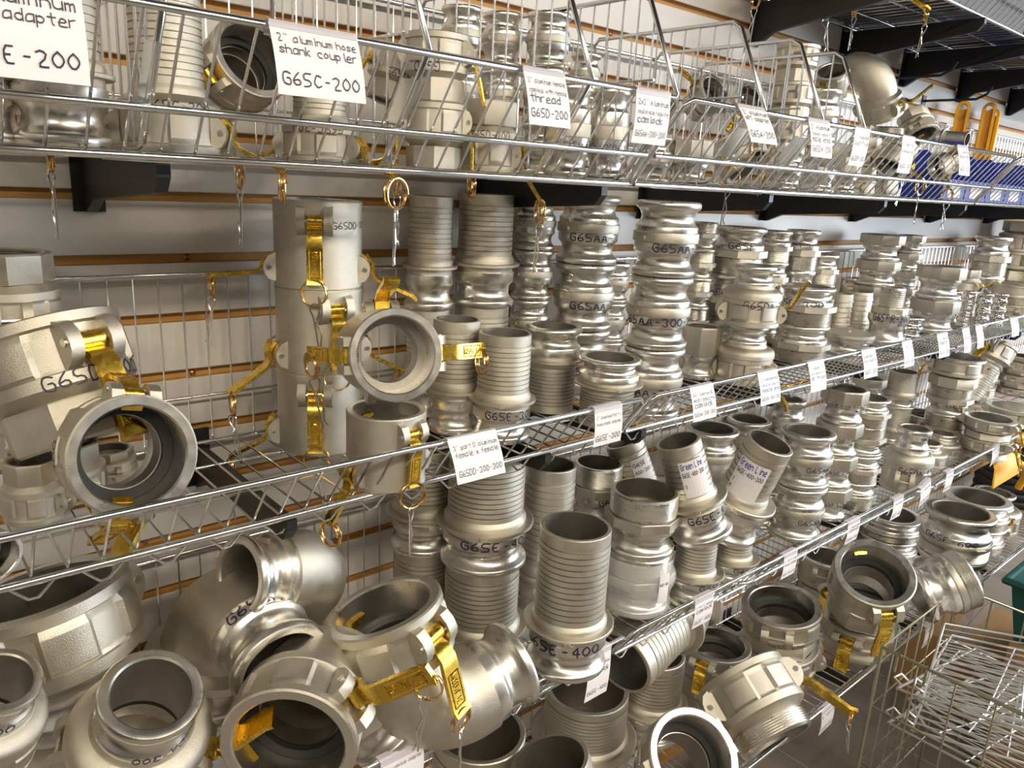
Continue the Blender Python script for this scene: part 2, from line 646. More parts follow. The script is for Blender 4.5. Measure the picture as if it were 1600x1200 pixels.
def bend_pipe(r=1.03, rb=1.25, ang=90, lead=.25):
    """from (0,0,0) going to -z, bending to +x"""
    mb = MB()
    path = [(0, 0, 0)]
    n = 14
    for i in range(n + 1):
        a = math.radians(ang) * i / n
        path.append((rb - rb * math.cos(a), 0, -lead - rb * math.sin(a)))
    a = math.radians(ang)
    e = Vector(path[-1]) + Vector((math.sin(a), 0, -math.cos(a))) * lead
    path.append(tuple(e))
    pts = [Vector(p) for p in path]
    seg = 40
    vs = []
    for ri, rad in enumerate((r, r - .2)):
        for i, p in enumerate(pts):
            k = 0 if i == 0 else ang if i == len(pts) - 1 else ang * (i - 1) / n
            aa = math.radians(k)
            u = Vector((math.cos(aa), 0, math.sin(aa)))
            for j in range(seg):
                t = 2 * PI * j / seg
                vs.append(p + u * (rad * math.cos(t)) + Vector((0, 1, 0)) * (rad * math.sin(t)))
    N = len(pts)
    fs, fi = [], []
    for i in range(N - 1):
        for j in range(seg):
            j2 = (j + 1) % seg
            fs.append((i * seg + j, i * seg + j2, (i + 1) * seg + j2, (i + 1) * seg + j))
            o = N * seg
            fi.append((o + i * seg + j, o + (i + 1) * seg + j, o + (i + 1) * seg + j2, o + i * seg + j2))
    for i in (0, N - 1):
        for j in range(seg):
            j2 = (j + 1) % seg
            o = N * seg
            fs.append((i * seg + j, o + i * seg + j, o + i * seg + j2, i * seg + j2))
    mb.add(vs, fs + fi, 'cast')
    return mb, e


PART = {}


def part_mesh(key):
    if key in PART:
        return PART[key]
    k, *a = key.split(':')
    a = [float(x) for x in a]
    fn = dict(ge=groove_end, gs=lambda l: groove_end(l, 'shiny'), fc=flange_collar, sh=shank, co=collar, hc=hex_collar, hs=hex_socket, th=threaded_end, lid=lid, cb=coupler_body, pb=plain_coupler_body, cap=lambda: coupler_body(True),
              ga=gasket, db=double_body, arm=cam_arm, ring=pull_ring, clip=safety_clip, dome=dome, bend=lambda: bend_pipe()[0], bend45=lambda: bend_pipe(ang=45)[0], barb=lambda r, h: shank(r, h, barb=.42))[k]
    PART[key] = fn(*a).mesh(key.replace(':', '_'))
    return PART[key]


FLIP = Matrix.Rotation(PI, 4, 'X')


def T(x, y, z):
    return Matrix.Translation((x, y, z))


# kind -> (object name, category, total height, parts (name, mesh, z, flip, extra scale), mark (z, r), arm mounts (z offset, flip))
KIND = {
    'EL': ('hose_shank_adapter', 'hose fitting', 4.22, [('cam_groove_end', 'ge:.3', 0, 0, 1), ('flange_collar', 'fc', 1.13, 0, 1), ('hose_shank', 'sh', 1.42, 0, 1)], (.985, .968), None),
    'E': ('hose_shank_adapter', 'hose fitting', 3.57, [('cam_groove_end', 'ge:.3', 0, 0, 1), ('flange_collar', 'fc', 1.13, 0, 1), ('hose_shank', 'sh:.865:2.15:.15', 1.42, 0, 1)], (.985, .968), None),
    'EB': ('barbed_hose_adapter', 'hose fitting', 3.9, [('cam_groove_end', 'ge:.15', 0, 0, 1), ('flange_collar', 'fc', .98, 0, 1), ('barbed_shank', 'barb:.80:2.6', 1.27, 0, 1)], (.9, .968), None),
    'ER': ('reducing_hose_adapter', 'hose fitting', 3.4, [('cam_groove_end', 'ge:.32', 0, 0, 1), ('flange_collar', 'fc', 1.15, 0, .98), ('hose_shank', 'sh:.72:2.0:.2', 1.43, 0, 1)], (1.0, .968), None),
    'AA': ('double_male_adapter', 'pipe fitting', 2.46, [('cam_groove_end', 'ge:.28', 0, 0, 1), ('cast_collar', 'co', 1.11, 0, 1), ('cam_groove_end', 'ge:.17', 2.46, 1, 1)], (.975, .968), None),
    'AS': ('polished_double_adapter', 'pipe fitting', 2.0, [('cam_groove_end', 'gs:.17', 0, 0, 1), ('cam_groove_end', 'gs:.17', 2.0, 1, 1)], (.9, .968), None),
    'F': ('threaded_male_adapter', 'pipe fitting', 2.17, [('cam_groove_end', 'ge:.2', 0, 0, 1), ('hex_collar', 'hc', 1.03, 0, 1), ('threaded_end', 'th', 1.39, 0, 1)], (.93, .968), None),
    'A': ('hex_socket_adapter', 'pipe fitting', 1.58, [('cam_groove_end', 'ge:.15', 0, 0, 1), ('hex_socket', 'hs:.6', .98, 0, 1)], (.9, .968), None),
    'AT': ('hex_socket_adapter', 'pipe fitting', 2.13, [('cam_groove_end', 'ge:.15', 0, 0, 1), ('hex_socket', 'hs:1.15', .98, 0, 1)], (.9, .968), None),
    'AX': ('double_male_adapter', 'pipe fitting', 3.16, [('cam_groove_end', 'ge:.55', 0, 0, 1), ('cast_collar', 'co:.5', 1.38, 0, 1), ('cam_groove_end', 'ge:.45', 3.16, 1, 1)], (1.12, .968), None),
    'FR': ('reducing_thread_adapter', 'pipe fitting', 1.95, [('cam_groove_end', 'ge:.2', 0, 0, 1), ('hex_collar', 'hc:.3:1.12', 1.03, 0, .78), ('threaded_end', 'th:.62:.62', 1.27, 0, 1)], (.93, .968), None),
    'FW': ('wide_threaded_adapter', 'pipe fitting', 1.75, [('cam_groove_end', 'ge:.18', 0, 0, 1), ('cast_collar', 'co:.24', 1.01, 0, 1), ('threaded_end', 'th:.5', 1.25, 0, 1)], (.92, .968), None),
    'P': ('dust_plug', 'pipe plug', 1.3, [('cam_groove_end', 'ge:.2', 0, 0, 1), ('plug_lid', 'lid', 1.03, 0, 1)], (.93, .968), None),
    'C': ('hose_shank_coupler', 'hose coupler', 4.2, [('coupler_body', 'cb', 0, 0, 1), ('gasket', 'ga', .83, 0, 1), ('hose_shank', 'sh', 1.40, 0, 1)], (1.11, 1.254), [(0, 0)]),
    'D': ('hex_socket_coupler', 'pipe coupler', 2.15, [('coupler_body', 'cb', 0, 0, 1), ('gasket', 'ga', .83, 0, 1), ('hex_socket', 'hs', 1.40, 0, 1)], (1.10, 1.254), [(0, 0)]),
    'DP': ('hex_socket_coupler', 'pipe coupler', 2.15, [('coupler_body', 'pb', 0, 0, 1), ('gasket', 'ga', .83, 0, 1), ('hex_socket', 'hs', 1.40, 0, 1)], (.6, 1.22), [(0, 0)]),
    'B': ('threaded_coupler', 'pipe coupler', 2.18, [('coupler_body', 'cb', 0, 0, 1), ('gasket', 'ga', .83, 0, 1), ('threaded_end', 'th', 1.40, 0, 1.05)], (1.10, 1.254), [(0, 0)]),
    'BS': ('threaded_coupler', 'pipe coupler', 1.86, [('coupler_body', 'cb', 0, 0, 1), ('gasket', 'ga', .83, 0, 1), ('threaded_end', 'th:.46', 1.40, 0, 1.05)], (1.10, 1.254), [(0, 0)]),
    'BP': ('threaded_coupler', 'pipe coupler', 1.9, [('coupler_body', 'pb', 0, 0, 1), ('gasket', 'ga', .83, 0, 1), ('threaded_end', 'th:.5', 1.40, 0, 1.05)], (.6, 1.22), [(0, 0)]),
    'CR': ('short_cam_coupler', 'pipe coupler', 1.4, [('coupler_body', 'cb', 0, 0, 1), ('gasket', 'ga', .83, 0, 1)], (1.10, 1.254), [(0, 0)]),
    'CAP': ('cam_dust_lid', 'pipe cap', 1.4, [('coupler_body', 'cap', 0, 0, 1)], (1.10, 1.254), [(0, 0)]),
    'DD': ('double_coupler', 'pipe coupler', 2.55, [('coupler_body', 'db', 0, 0, 1)], (1.75, 1.255), [(0, 0), (2.55, 1)]),
    'DA': ('reducing_adapter', 'pipe fitting', 2.94, [('coupler_body', 'cb', 0, 0, 1.10), ('gasket', 'ga', .9, 0, 1.1), ('flared_shoulder', 'dome', 2.06, 0, 1), ('cam_groove_end', 'ge:.1', 2.94, 1, 1)], (2.06, .968), [(0, 0)]),
}
ARMZ = .56


def marking(text, z, r, theta, size, sc, upside=False):
    """handwriting bent round a cylinder of radius r, in units of the fitting"""
    mb = MB()
    ls, w = strokes(text, size)

    def place(x, y):
        q = theta + (x - w / 2) / r
        zz = z + (y - size / 2)
        if upside:
            q = theta - (x - w / 2) / r
            zz = z - (y - size / 2)
        return (math.cos(q) * (r + .006), math.sin(q) * (r + .006), zz)
    ribbons(mb, ls, size * .115, 'ink', place)
    return flat_mesh(mb, 'marking')


def sticker(root, z, r, theta, w, h, lines):
    mb = MB()
    n = 8
    for i in range(n):
        a0, a1 = theta - w / r / 2 + w / r * i / n, theta - w / r / 2 + w / r * (i + 1) / n
        mb.add([(math.cos(a) * (r + .02), math.sin(a) * (r + .02), zz) for a, zz in ((a0, z - h / 2), (a1, z - h / 2), (a1, z + h / 2), (a0, z + h / 2))], [(0, 1, 2, 3)], 'paper')
    o = link('paper_sticker', flat_mesh(mb, 'paper_sticker'), root)
    o['label'] = 'white paper sticker'
    m2 = MB()
    for text, y, size, key in lines:
        ls, tw = strokes(text, size)
        k = min(1, w * .88 / tw)
        ribbons(m2, ls, size * .16, key, lambda x, yy: (math.cos(theta + (x * k - w * .44) / r) * (r + .028), math.sin(theta + (x * k - w * .44) / r) * (r + .028), z + h / 2 - y * h + yy))
    link('sticker_print', flat_mesh(m2, 'sticker_print'), o)


def add_arm(root, MW, theta, opened, base, rng, ring=1):
    loc = base @ Matrix.Rotation(math.radians(theta), 4, 'Z') @ T(1.34, 0, ARMZ) @ Matrix.Rotation(math.radians(opened), 4, 'Y')
    arm = link('cam_arm', part_mesh('arm'), root, loc)
    arm['label'] = 'brass cam lever'
    if not ring:
        return
    AW = MW @ loc
    tip = AW @ Vector((.07, 0, 1.70))
    a = rng.uniform(-.9, .9)
    side = (AW.to_3x3() @ Vector((0, 1, 0))).normalized()
    yaw = math.atan2(side.y, side.x) + a * .5
    RW = T(*tip) @ Matrix.Rotation(yaw, 4, 'Z') @ Matrix.Rotation(rng.uniform(-.15, .15), 4, 'Y') @ Matrix.Scale(.045, 4) @ T(0, 0, -.31)
    ro = link('pull_ring', part_mesh('ring'), arm, AW.inverted() @ RW)
    if ring > 1:
        low = RW @ Vector((0, 0, -.33))
        CW = T(*low) @ Matrix.Rotation(yaw + rng.uniform(.2, 1.0), 4, 'Z') @ Matrix.Rotation(rng.uniform(-.22, .22), 4, 'Y') @ Matrix.Scale(.045, 4)
        link('safety_clip', part_mesh('clip'), arm, AW.inverted() @ CW)


def fitting(kind, label, group, loc, rot, s, sz=1.0, opt=None):
    opt = opt or {}
    R3 = Euler([math.radians(a) for a in rot], 'XYZ').to_matrix().to_4x4()
    MW = T(*loc) @ R3 @ Matrix.Diagonal((s, s, s * sz, 1))
    rng = random.Random(hash((round(loc[0], 3), round(loc[2], 3))) & 0xffff)
    if kind == 'L':
        root = elbow(kind, label, group, MW, opt.get('cr', 0), opt.get('gm'))
    else:
        name, cat, H, parts, mk, mounts = KIND[kind]
        root = thing(opt.get('n', name), label, cat, MW, group)
        for pn, key, z, fl, es in parts:
            link(pn, part_mesh(key), root, T(0, 0, z) @ (FLIP if fl else Matrix()) @ Matrix.Scale(es, 4))
        for text, ang, size, dz, up in opt.get('m', ()):
            o = link('part_number_writing', marking(text, mk[0] + dz[0], mk[1] if dz[1] is None else dz[1], math.radians(ang), size, s, up), root)
            o['label'] = 'handwritten black part number'
    for ang, op, mi, ring in opt.get('a', ()):
        if kind == 'DA':
            add_arm(root, MW, ang, op, Matrix.Scale(1.1, 4), rng, ring)
        elif kind == 'L':
            add_arm(root, MW, ang, op, FLIP @ Matrix.Rotation(math.radians(opt.get('cr', 0)), 4, 'Z'), rng, ring)
        else:
            z0, fl = KIND[kind][5][mi]
            add_arm(root, MW, ang, op, T(0, 0, z0) @ (FLIP if fl else Matrix()), rng, ring)
    if 'st' in opt:
        sticker(root, *opt['st'])
    if opt.get('film'):
        mb = MB()
        prof = [(1.02, .02), (1.09, .2), (1.03, .5), (1.05, .8), (1.15, 1.1), (1.14, 1.4), (1.03, 1.7), (1.05, 2.05), (1.04, 2.06), (1.02, 1.7), (1.13, 1.4), (1.14, 1.1), (1.04, .8), (1.02, .5), (1.08, .2), (1.01, .02)]
        mb.lathe(prof, 'film', 40, rf=lambda t, r, z, i: r + .012 * math.sin(7 * t + 3 * z) + .008 * math.sin(17 * t))
        o = link('plastic_wrap', mb.mesh('plastic_wrap', 60), root)
        o['label'] = 'clear plastic wrapping'
    return root


BEND_END = {}


def elbow(kind, label, group, MW, cr, mark=None):
    """coupler opening at the origin facing +z, male end facing +x (or 45 degrees)"""
    root = thing('elbow_coupler', label, 'pipe elbow', MW, group)
    link('coupler_body', part_mesh('cb'), root, FLIP @ Matrix.Rotation(math.radians(cr), 4, 'Z'))
    link('gasket', part_mesh('ga'), root, T(0, 0, -.83) @ FLIP)
    key = 'bend' if kind == 'L' else 'bend45'
    link('bent_pipe', part_mesh(key), root, T(0, 0, -1.36))
    if key not in BEND_END:
        BEND_END[key] = bend_pipe(ang=90 if kind == 'L' else 45)[1]
    e = BEND_END[key]
    ang = 90 if kind == 'L' else 45
    a = math.radians(ang)
    d = Vector((math.sin(a), 0, -math.cos(a)))
    # groove end: its lip (z = 0) is the outer end, so place flipped along d
    q = Matrix(((0, 0, 1, 0), (1, 0, 0, 0), (0, 1, 0, 0), (0, 0, 0, 1)))
    gm = T(e.x, 0, e.z - 1.36) @ q @ T(0, 0, 1.10) @ FLIP
    link('cam_groove_end', part_mesh('ge:.3'), root, gm)
    if mark:
        o = link('part_number_writing', marking(mark[0], .985, .968, math.radians(mark[1]), mark[2], 1, mark[3]), root, gm)
        o['label'] = 'handwritten black part number'
    return root


# ------------------------------------------------------------ the room
X0, X1 = -1.4, 9.0
mb = MB()
mb.box((X0, .011, -.02), (X1, .04, 2.78), 'mdf')
GZ = [1.5063 - .0762 * k for k in range(-17, 20)]
for a, b in zip(GZ[1:], GZ[:-1]):
    lo, hi = a + .006, b - .006
    pts = [(0.0, lo + .001), (.001, lo), (.0115, lo), (.0115, hi), (.001, hi), (0.0, hi - .001)]
    vs = [(x, y, z) for x in (X0, X1) for y, z in pts]
    keys = ['white', 'mdf', 'mdf', 'mdf', 'white', 'white']
    for i in range(6):
        j = (i + 1) % 6
        mb.add([vs[i], vs[j], vs[j + 6], vs[i + 6]], [(0, 1, 2, 3)], keys[i])
struct('wall_back', mb)
mb = MB()
mb.box((X0, -4.5, -.04), (X1, .04, 0), 'floor')
struct('floor', mb)
mb = MB()
mb.box((X0, -4.5, 2.75), (X1, .04, 2.80), 'ceil')
struct('ceiling', mb)
for i, (x, z) in enumerate([(.336, 1.5063 - .0762), (.46, 1.5063 - 3 * .0762), (.335, 1.5063 - 3 * .0762 - .002), (.60, 1.5063 - .0762 * 8), (1.10, 1.5063 + .0762 * 4)]):
    mb = MB()
    mb.lathe([(.0, 0), (.0032, 0), (.0042, .0015), (.0012, .003), (0, .0022)], 'screw', 14, closed=False)
    o = link('wall_screw', mb.mesh('wall_screw'), None, T(x, .0115, z) @ Matrix.Rotation(PI / 2, 4, 'X'))
    tag(o, ['brass screw in the fibreboard groove above the top wire of the middle basket',
            'brass screw in the groove behind the stack of smooth double couplers',
            'brass screw in the groove behind the middle basket mesh, lower than the first screw',
            'brass screw in the wall groove behind the lower wire basket',
            'brass screw in the wall groove above the top shelf dividers'][i], 'screw', 'screws in the wall grooves')


def basket(label, xa, xb, zf, yf, lip, mid, backz, zigzag=True, yb=-.018):
    root = thing('wire_basket_shelf', label, 'wire shelf', T(xa, 0, zf), 'wire basket shelves on the wall')
    g, rails = MB(), MB()
    w = xb - xa
    rw, rr = .0014, .0036
    n = int(round(w / .029))
    for i in range(1, n):
        x = w * i / n
        g.tube([(x, yb, backz - zf), (x, yb - .0005, .006), (x, yb - .006, 0), (x, yf + .004, 0), (x, yf - .001, .004), (x, lip[0], lip[1] - zf)], rw, 'wire', 5)
    for z in ((backz - zf) * .28,):
        g.tube([(.004, yb - .003, z), (w - .004, yb - .003, z)], .0018, 'wire', 6)
    for y in (yb - .09, yb - .19):
        g.tube([(.004, y, -.0035), (w - .004, y, -.0035)], .0022, 'wire', 6)
    c = .016
    # lip rail with its corners turned down to the floor rail
    fr = [(c, lip[0], lip[1] - zf), (w - c, lip[0], lip[1] - zf), (w - .004, lip[0] + .004, lip[1] - zf - .008), (w - .003, yf, -.001), (w - .003, yb, -.001), (w - .003, yb, backz - zf),
          (.003, yb, backz - zf), (.003, yb, -.001), (.003, yf, -.001), (.004, lip[0] + .004, lip[1] - zf - .008)]
    rails.tube(fr, rr, 'wire', 10, closed=True)
    rails.tube([(.004, yf, -.004), (w - .004, yf, -.004)], rr, 'wire', 10)
    rails.tube([(.004, yb, -.004), (w - .004, yb, -.004)], rr * .9, 'wire', 8)
    if mid:
        rails.tube([(.006, mid[0], mid[1] - zf), (w - .006, mid[0], mid[1] - zf)], rr, 'wire', 10)
    link('wire_mesh', g.mesh('wire_mesh', 60), root)
    link('edge_rail', rails.mesh('edge_rail', 60), root)
    if zigzag:
        t = MB()
        m = int(round(w / .058))
        pts = []
        for i in range(m):
            x = w * (i + .5) / m
            pts += [(x - .020, yf + .004, -.006), (x - .004, yf + .004, -.0225), (x + .004, yf + .004, -.0225), (x + .020, yf + .004, -.006)]
        t.tube(pts, .0014, 'wire', 5)
        t.tube([(.004, yf + .012, -.009), (w - .004, yf + .012, -.009)], .0025, 'wire', 8)
        link('truss_wire', t.mesh('truss_wire', 60), root)
    return root


ZA, ZB, ZC, ZD = 1.556, 1.189, .805, .41
AF, AL, AM = -.30, (-.375, 1.660), (-.33, 1.590)
BF, BL = -.295, (-.340, 1.2515)
CF, CL = -.3125, (-.347, .860)
DF, DL = -.370, (-.410, .470)
for xa, xb, lb in [(-.42, .828, 'top wire basket shelf with dividers, start of the row'), (.834, 2.085, 'top wire basket shelf under the leaning cam couplers'),
                   (2.091, 3.34, 'top wire basket shelf holding the blue bins'), (3.346, 4.6, 'top wire basket shelf beyond the blue bins')]:
    basket(lb, xa, xb, ZA, AF, AL, AM, 1.778, False)
for xa, xb, lb in [(-.40, .865, 'middle wire basket shelf under the smooth double couplers'), (.871, 2.175, 'middle wire basket shelf under the hex and plug stacks'),
                   (2.181, 3.43, 'middle wire basket shelf at the far end of the row'), (3.436, 4.7, 'middle wire basket shelf past all the tags')]:
    basket(lb, xa, xb, ZB, BF, BL, None, 1.411)
for xa, xb, lb in [(-.40, .870, 'lower wire basket shelf under the big elbows'), (.876, 2.175, 'lower wire basket shelf under the threaded and grooved columns'),
                   (2.181, 3.43, 'lower wire basket shelf under the dust caps'), (3.436, 4.7, 'lower wire basket shelf at the far end')]:
    basket(lb, xa, xb, ZC, CF, CL, None, 1.03)
for xa, xb, lb in [(-.40, .870, 'bottom wire basket shelf under the wide hose shanks'), (.876, 2.175, 'bottom wire basket shelf under the stacked large couplers'),
                   (2.181, 3.43, 'bottom wire basket shelf under the black hoses')]:
    basket(lb, xa, xb, ZD, DF, DL, None, .63)

# upper bare wire shelf, seen from below
for xa, xb, lb in [(1.45, 2.70, 'highest wire shelf seen from below, near section'), (2.706, 3.95, 'highest wire shelf seen from below, middle section'), (3.956, 5.2, 'highest wire shelf seen from below, far section')]:
    basket(lb, xa, xb, 1.945, -.30, (-.37, 2.03), None, 1.99, False)


def bracket(x, z, depth, label, h=.075):
    mb = MB()
    poly = [(x, -.001, z - h), (x, -.012, z - h), (x, -.05, z - h * .72), (x, -depth, z - .026), (x, -depth - .012, z - .012), (x, -depth - .012, z), (x, -.001, z)]
    mb.prism(poly, (1, 0, 0), -.006, .006, 'black')
    root = thing('shelf_bracket', label, 'bracket', T(x, 0, z), 'black shelf brackets')
    o = link('bracket_arm', mb.mesh('bracket_arm'), root, T(-x, 0, -z))
    m2 = MB()
    m2.box((x - .017, -.004, z - h), (x + .017, 0.0, z + .02), 'black')
    link('wall_plate', m2.mesh('wall_plate'), root, T(-x, 0, -z))
    return root


def bracket_row(xs, z, depth, what, h=.075):
    words_ = ['first', 'second', 'third', 'fourth', 'fifth', 'sixth', 'seventh', 'eighth', 'ninth']
    for i, x in enumerate(xs):
        bracket(x, z, depth, f'{words_[i]} black arm bracket along the wall under {what}', h)


bracket_row([.225, .80, 1.22, 1.66, 2.10, 2.60, 3.1, 3.6], ZA - .009, .27, 'the top basket shelf', .06)
bracket_row([.331, .713, .92, 1.32, 1.73, 2.15, 2.7, 3.3], ZB - .009, .285, 'the middle basket shelf', .06)
bracket_row([.22, .63, .92, 1.35, 1.75, 2.15, 2.7], ZC - .009, .285, 'the lower basket shelf', .06)
bracket_row([.22, .63, .92, 1.35, 1.75, 2.15, 2.7], ZD - .009, .34, 'the bottom basket shelf', .06)
bracket_row([1.53, 1.915, 2.26, 2.66, 3.1, 3.6, 4.1], 1.936, .30, 'the highest wire shelf', .085)


def divider(x, label):
    root = thing('basket_divider', label, 'shelf divider', T(x, 0, ZA), 'sloped dividers in the top basket')
    r, m = MB(), MB()
    zt = 1.787 - ZA
    y0, y1 = -.024, -.312
    zl, yl = AL[1] - ZA + .004, AL[0] + .004
    r.tube([(0, y0, .004), (0, y0, zt - .01), (0, y0 - .01, zt), (0, y1 + .012, zt), (0, y1 - .003, zt - .008), (0, yl, zl), (0, AF + .004, .008), (0, AF + .02, .004)], .0033, 'wire', 8, closed=True)
    y = y0 - .03
    while y > yl + .02:
        zt2 = zt if y > y1 else zl + (zt - zl) * (y - yl) / (y1 - yl)
        zb = .004 if y > AF else zl * (AF - y) / (AF - yl)
        m.tube([(0, y, zb), (0, y, zt2)], .0014, 'wire', 5)
        y -= .027
    m.tube([(0, y0, zt * .55), (0, y1 - .02, zt * .55)], .0018, 'wire', 5)
    link('divider_frame', r.mesh('divider_frame', 60), root)
    link('wire_mesh', m.mesh('wire_mesh', 60), root)
    c = MB()
    k = Vector((0, AF - AL[0], ZA - AL[1])).normalized()
    a = Vector((0, AL[0], AL[1] - ZA)) + k * .028
    b = a + k * .05
    for s in (-1, 1):
        pts = [a + Vector((s * .001, .004, 0)), a + Vector((s * .001, .03, .004)), b + Vector((s * .001, .03, .004)), b + Vector((s * .001, .004, 0))]
        c.prism(pts, (s, 0, 0), 0, .0015, 'wire')
    link('clip_plate', c.mesh('clip_plate'), root)
    return root


for x, lb in [(.205, 'sloped wire divider next to the ridged hose shank'), (.445, 'sloped wire divider beside the twin stacked couplers'), (.668, 'sloped wire divider between the tall grooved adapters'),
              (.8215, 'sloped wire divider at the joint of the two top baskets'), (1.0245, 'sloped wire divider between the tilted small couplers'), (1.19, 'sloped wire divider beside the upright grooved adapter'),
              (1.33, 'sloped wire divider just before the cast elbow')]:
    divider(x, lb)


# ------------------------------------------------------------ shelf tags
def price_tag(x, rail, slope, w, h, lines, label, tilt=0.0, out=.006):
    """rail: (y, z) of the rail it hooks over; slope: (dy, dz) unit direction it hangs along"""
    d = Vector((0, slope[0], slope[1])).normalized()
    R = Vector((1, 0, 0))
    N = d.cross(R) * -1
    if N.y > 0:
        N = -N
    o = Vector((x, rail[0], rail[1])) + N * out
    ca, sa = math.cos(tilt), math.sin(tilt)
    R2, d2 = R * ca + d * sa, d * ca - R * sa

    def P(u, v, t=0.0):
        bend = .0025 * math.sin(v / h * PI)
        return o + R2 * u + d2 * v + N * (t + bend)
    root = thing('price_tag', label, 'tag', T(*o), 'hand-lettered tags on the shelf rails')
    back = T(*(-o))
    mb = MB()
    n = 5
    for i in range(n):
        v0, v1 = h * i / n, h * (i + 1) / n
        mb.add([P(-w / 2, v0), P(w / 2, v0), P(w / 2, v1), P(-w / 2, v1), P(-w / 2, v0, -.0006), P(w / 2, v0, -.0006), P(w / 2, v1, -.0006), P(-w / 2, v1, -.0006)],
               [(0, 1, 2, 3), (7, 6, 5, 4), (0, 3, 7, 4), (1, 5, 6, 2)] + ([(0, 4, 5, 1)] if i == 0 else []) + ([(3, 2, 6, 7)] if i == n - 1 else []), 'paper')
    link('card', mb.mesh('card', 60), root, back)
    mb = MB()
    # plastic hook strip folded over the rail
    prof = [P(0, .004, .0008), P(0, -.002, .0012), P(0, -.0045, -.003) + N * 0, P(0, -.004, -.011), P(0, .006, -.0125)]
    for a, b in zip(prof, prof[1:]):
        mb.add([a - R2 * w / 2, a + R2 * w / 2, b + R2 * w / 2, b - R2 * w / 2], [(0, 1, 2, 3)], 'strip')
    link('hook_strip', mb.mesh('hook_strip', 60), root, back)
    mb = MB()
    for text, v, size, key in [l for l in lines if l[0]]:
        ls, tw = strokes(text, size)
        k = min(1.0, w * .9 / tw)
        ribbons(mb, ls, size * .105, key, lambda xx, yy: P(-w * .44 + xx * k, v * h - yy * k ** .6, .0007))
    if mb.v:
        link('handwriting', flat_mesh(mb, 'handwriting'), root, back)
    return root


def hand(code, *ls):
    n = len(ls)
    out = [(t, .26 + .17 * i, .0085, 'ink') for i, t in enumerate(ls)]
    out.append((code, .86, .0115, 'ink'))
    return out


SA = (AF - AL[0], ZA - AL[1])
SB = (BF - BL[0], ZB - BL[1])
SC = (.012, -1)
LEAN = {.105: -.12, .322: -.3, .584: -.28, .765: .02, .975: -.6, 1.305: .05, 1.484: 0, .536: -.5, .774: -.06}
for x, lines, lb, w, h, ti in [
    (.105, hand('G65E-200', '2" Aluminum', 'hose adapter'), 'white hand-lettered tag hanging over the ridged hose shank', .084, .064, 0),
    (.322, hand('G65C-200', '2" aluminum hose', 'shank coupler'), 'white tag with purple handwriting on hose shank couplers, top basket', .080, .058, 0),
    (.584, hand('G65D-200', '2" aluminum female', 'camlock with female', 'thread'), 'white tag about female thread camlocks, top basket', .060, .058, 0),
    (.765, hand('G65AA-200-200', '2x2" Aluminum', 'double male reducing', 'camlock'), 'white tag at the basket joint about double male reducing camlocks', .064, .060, 0),
    (.975, hand('G65A-200', '2" Aluminum', 'NPT adapter'), 'white slanting tag about aluminum NPT adapters, top basket', .066, .056, 0),
    (1.160, hand('G65DA-200', '2" Aluminum', 'reducer female to', 'male end'), 'white tag about reducers before the cast elbow', .064, .056, 0),
    (1.305, hand('G65DP-200', '2" Aluminum', 'Dust Plug'), 'white tag about dust plugs under the cast elbow', .052, .058, 0),
    (1.484, hand('G65DC-200', '2" Part DC', 'aluminum cap'), 'white tag on top rail under the dark tilted coupler', .052, .062, 0),
    (1.735, hand('G65B-200', '2" aluminum', 'male npt'), 'last white tag on top rail beside the blue bins', .056, .058, 0),
]:
    price_tag(x, AL, (LEAN.get(round(x, 3), -.25), -1), w, h, lines, lb, ti)
for x, lines, lb, w, h in [
    (.536, hand('G65DD-300-300', '3" part D aluminum', 'female x female'), 'white tag on double couplers, first tag of the middle rail', .072, .052),
    (.774, hand('G65E-300', '3" aluminum Part E', 'hose shank adapter'), 'white tag on hose shank adapters, second of the middle rail', .056, .052),
    (.988, hand('G65AA-300-300', '3x3" aluminum dbl', 'male reducing', 'camlock'), 'white tag on double males, third of the middle rail', .060, .052),
    (1.177, [('3" Aluminum male', .25, .008, 'blueink'), ('reducing coupling', .42, .008, 'blueink'), ('female end', .6, .008, 'blueink'), ('G65DA-300-200', .86, .010, 'ink')], 'white tag with faint blue writing, fourth of the middle rail', .062, .055),
    (1.341, hand('', '1" Female 1/2"', 'male adapter with', 'dbl thread'), 'white tag, fifth of the middle rail beside the round plug', .058, .055),
    (1.552, hand('G65F-300', 'Aluminum 3"', 'male adapter'), 'white tag, sixth of the middle rail past the round plug', .060, .056),
    (1.734, hand('G65DP-300', '3" Dust Plug'), 'white tag on dust plugs, seventh of the middle rail', .050, .055),
    (1.927, hand('G65A-300', '3" female', 'adapter'), 'white tag, eighth of the middle rail below hex stack', .062, .055),
    (2.071, hand('G65B-150', '1 1/2" male', 'camlock'), 'narrow white tag, ninth of the middle rail', .045, .058),
    (2.158, hand('G65D-150', '1 1/2" female'), 'narrow white tag close beside another at the basket joint', .045, .056),
    (2.420, hand('G65E-150', '1 1/2" shank'), 'last white tag of the middle rail on far basket', .06, .05),
]:
    price_tag(x, BL, (LEAN.get(round(x, 3), -.28), -1), w, h, lines, lb)
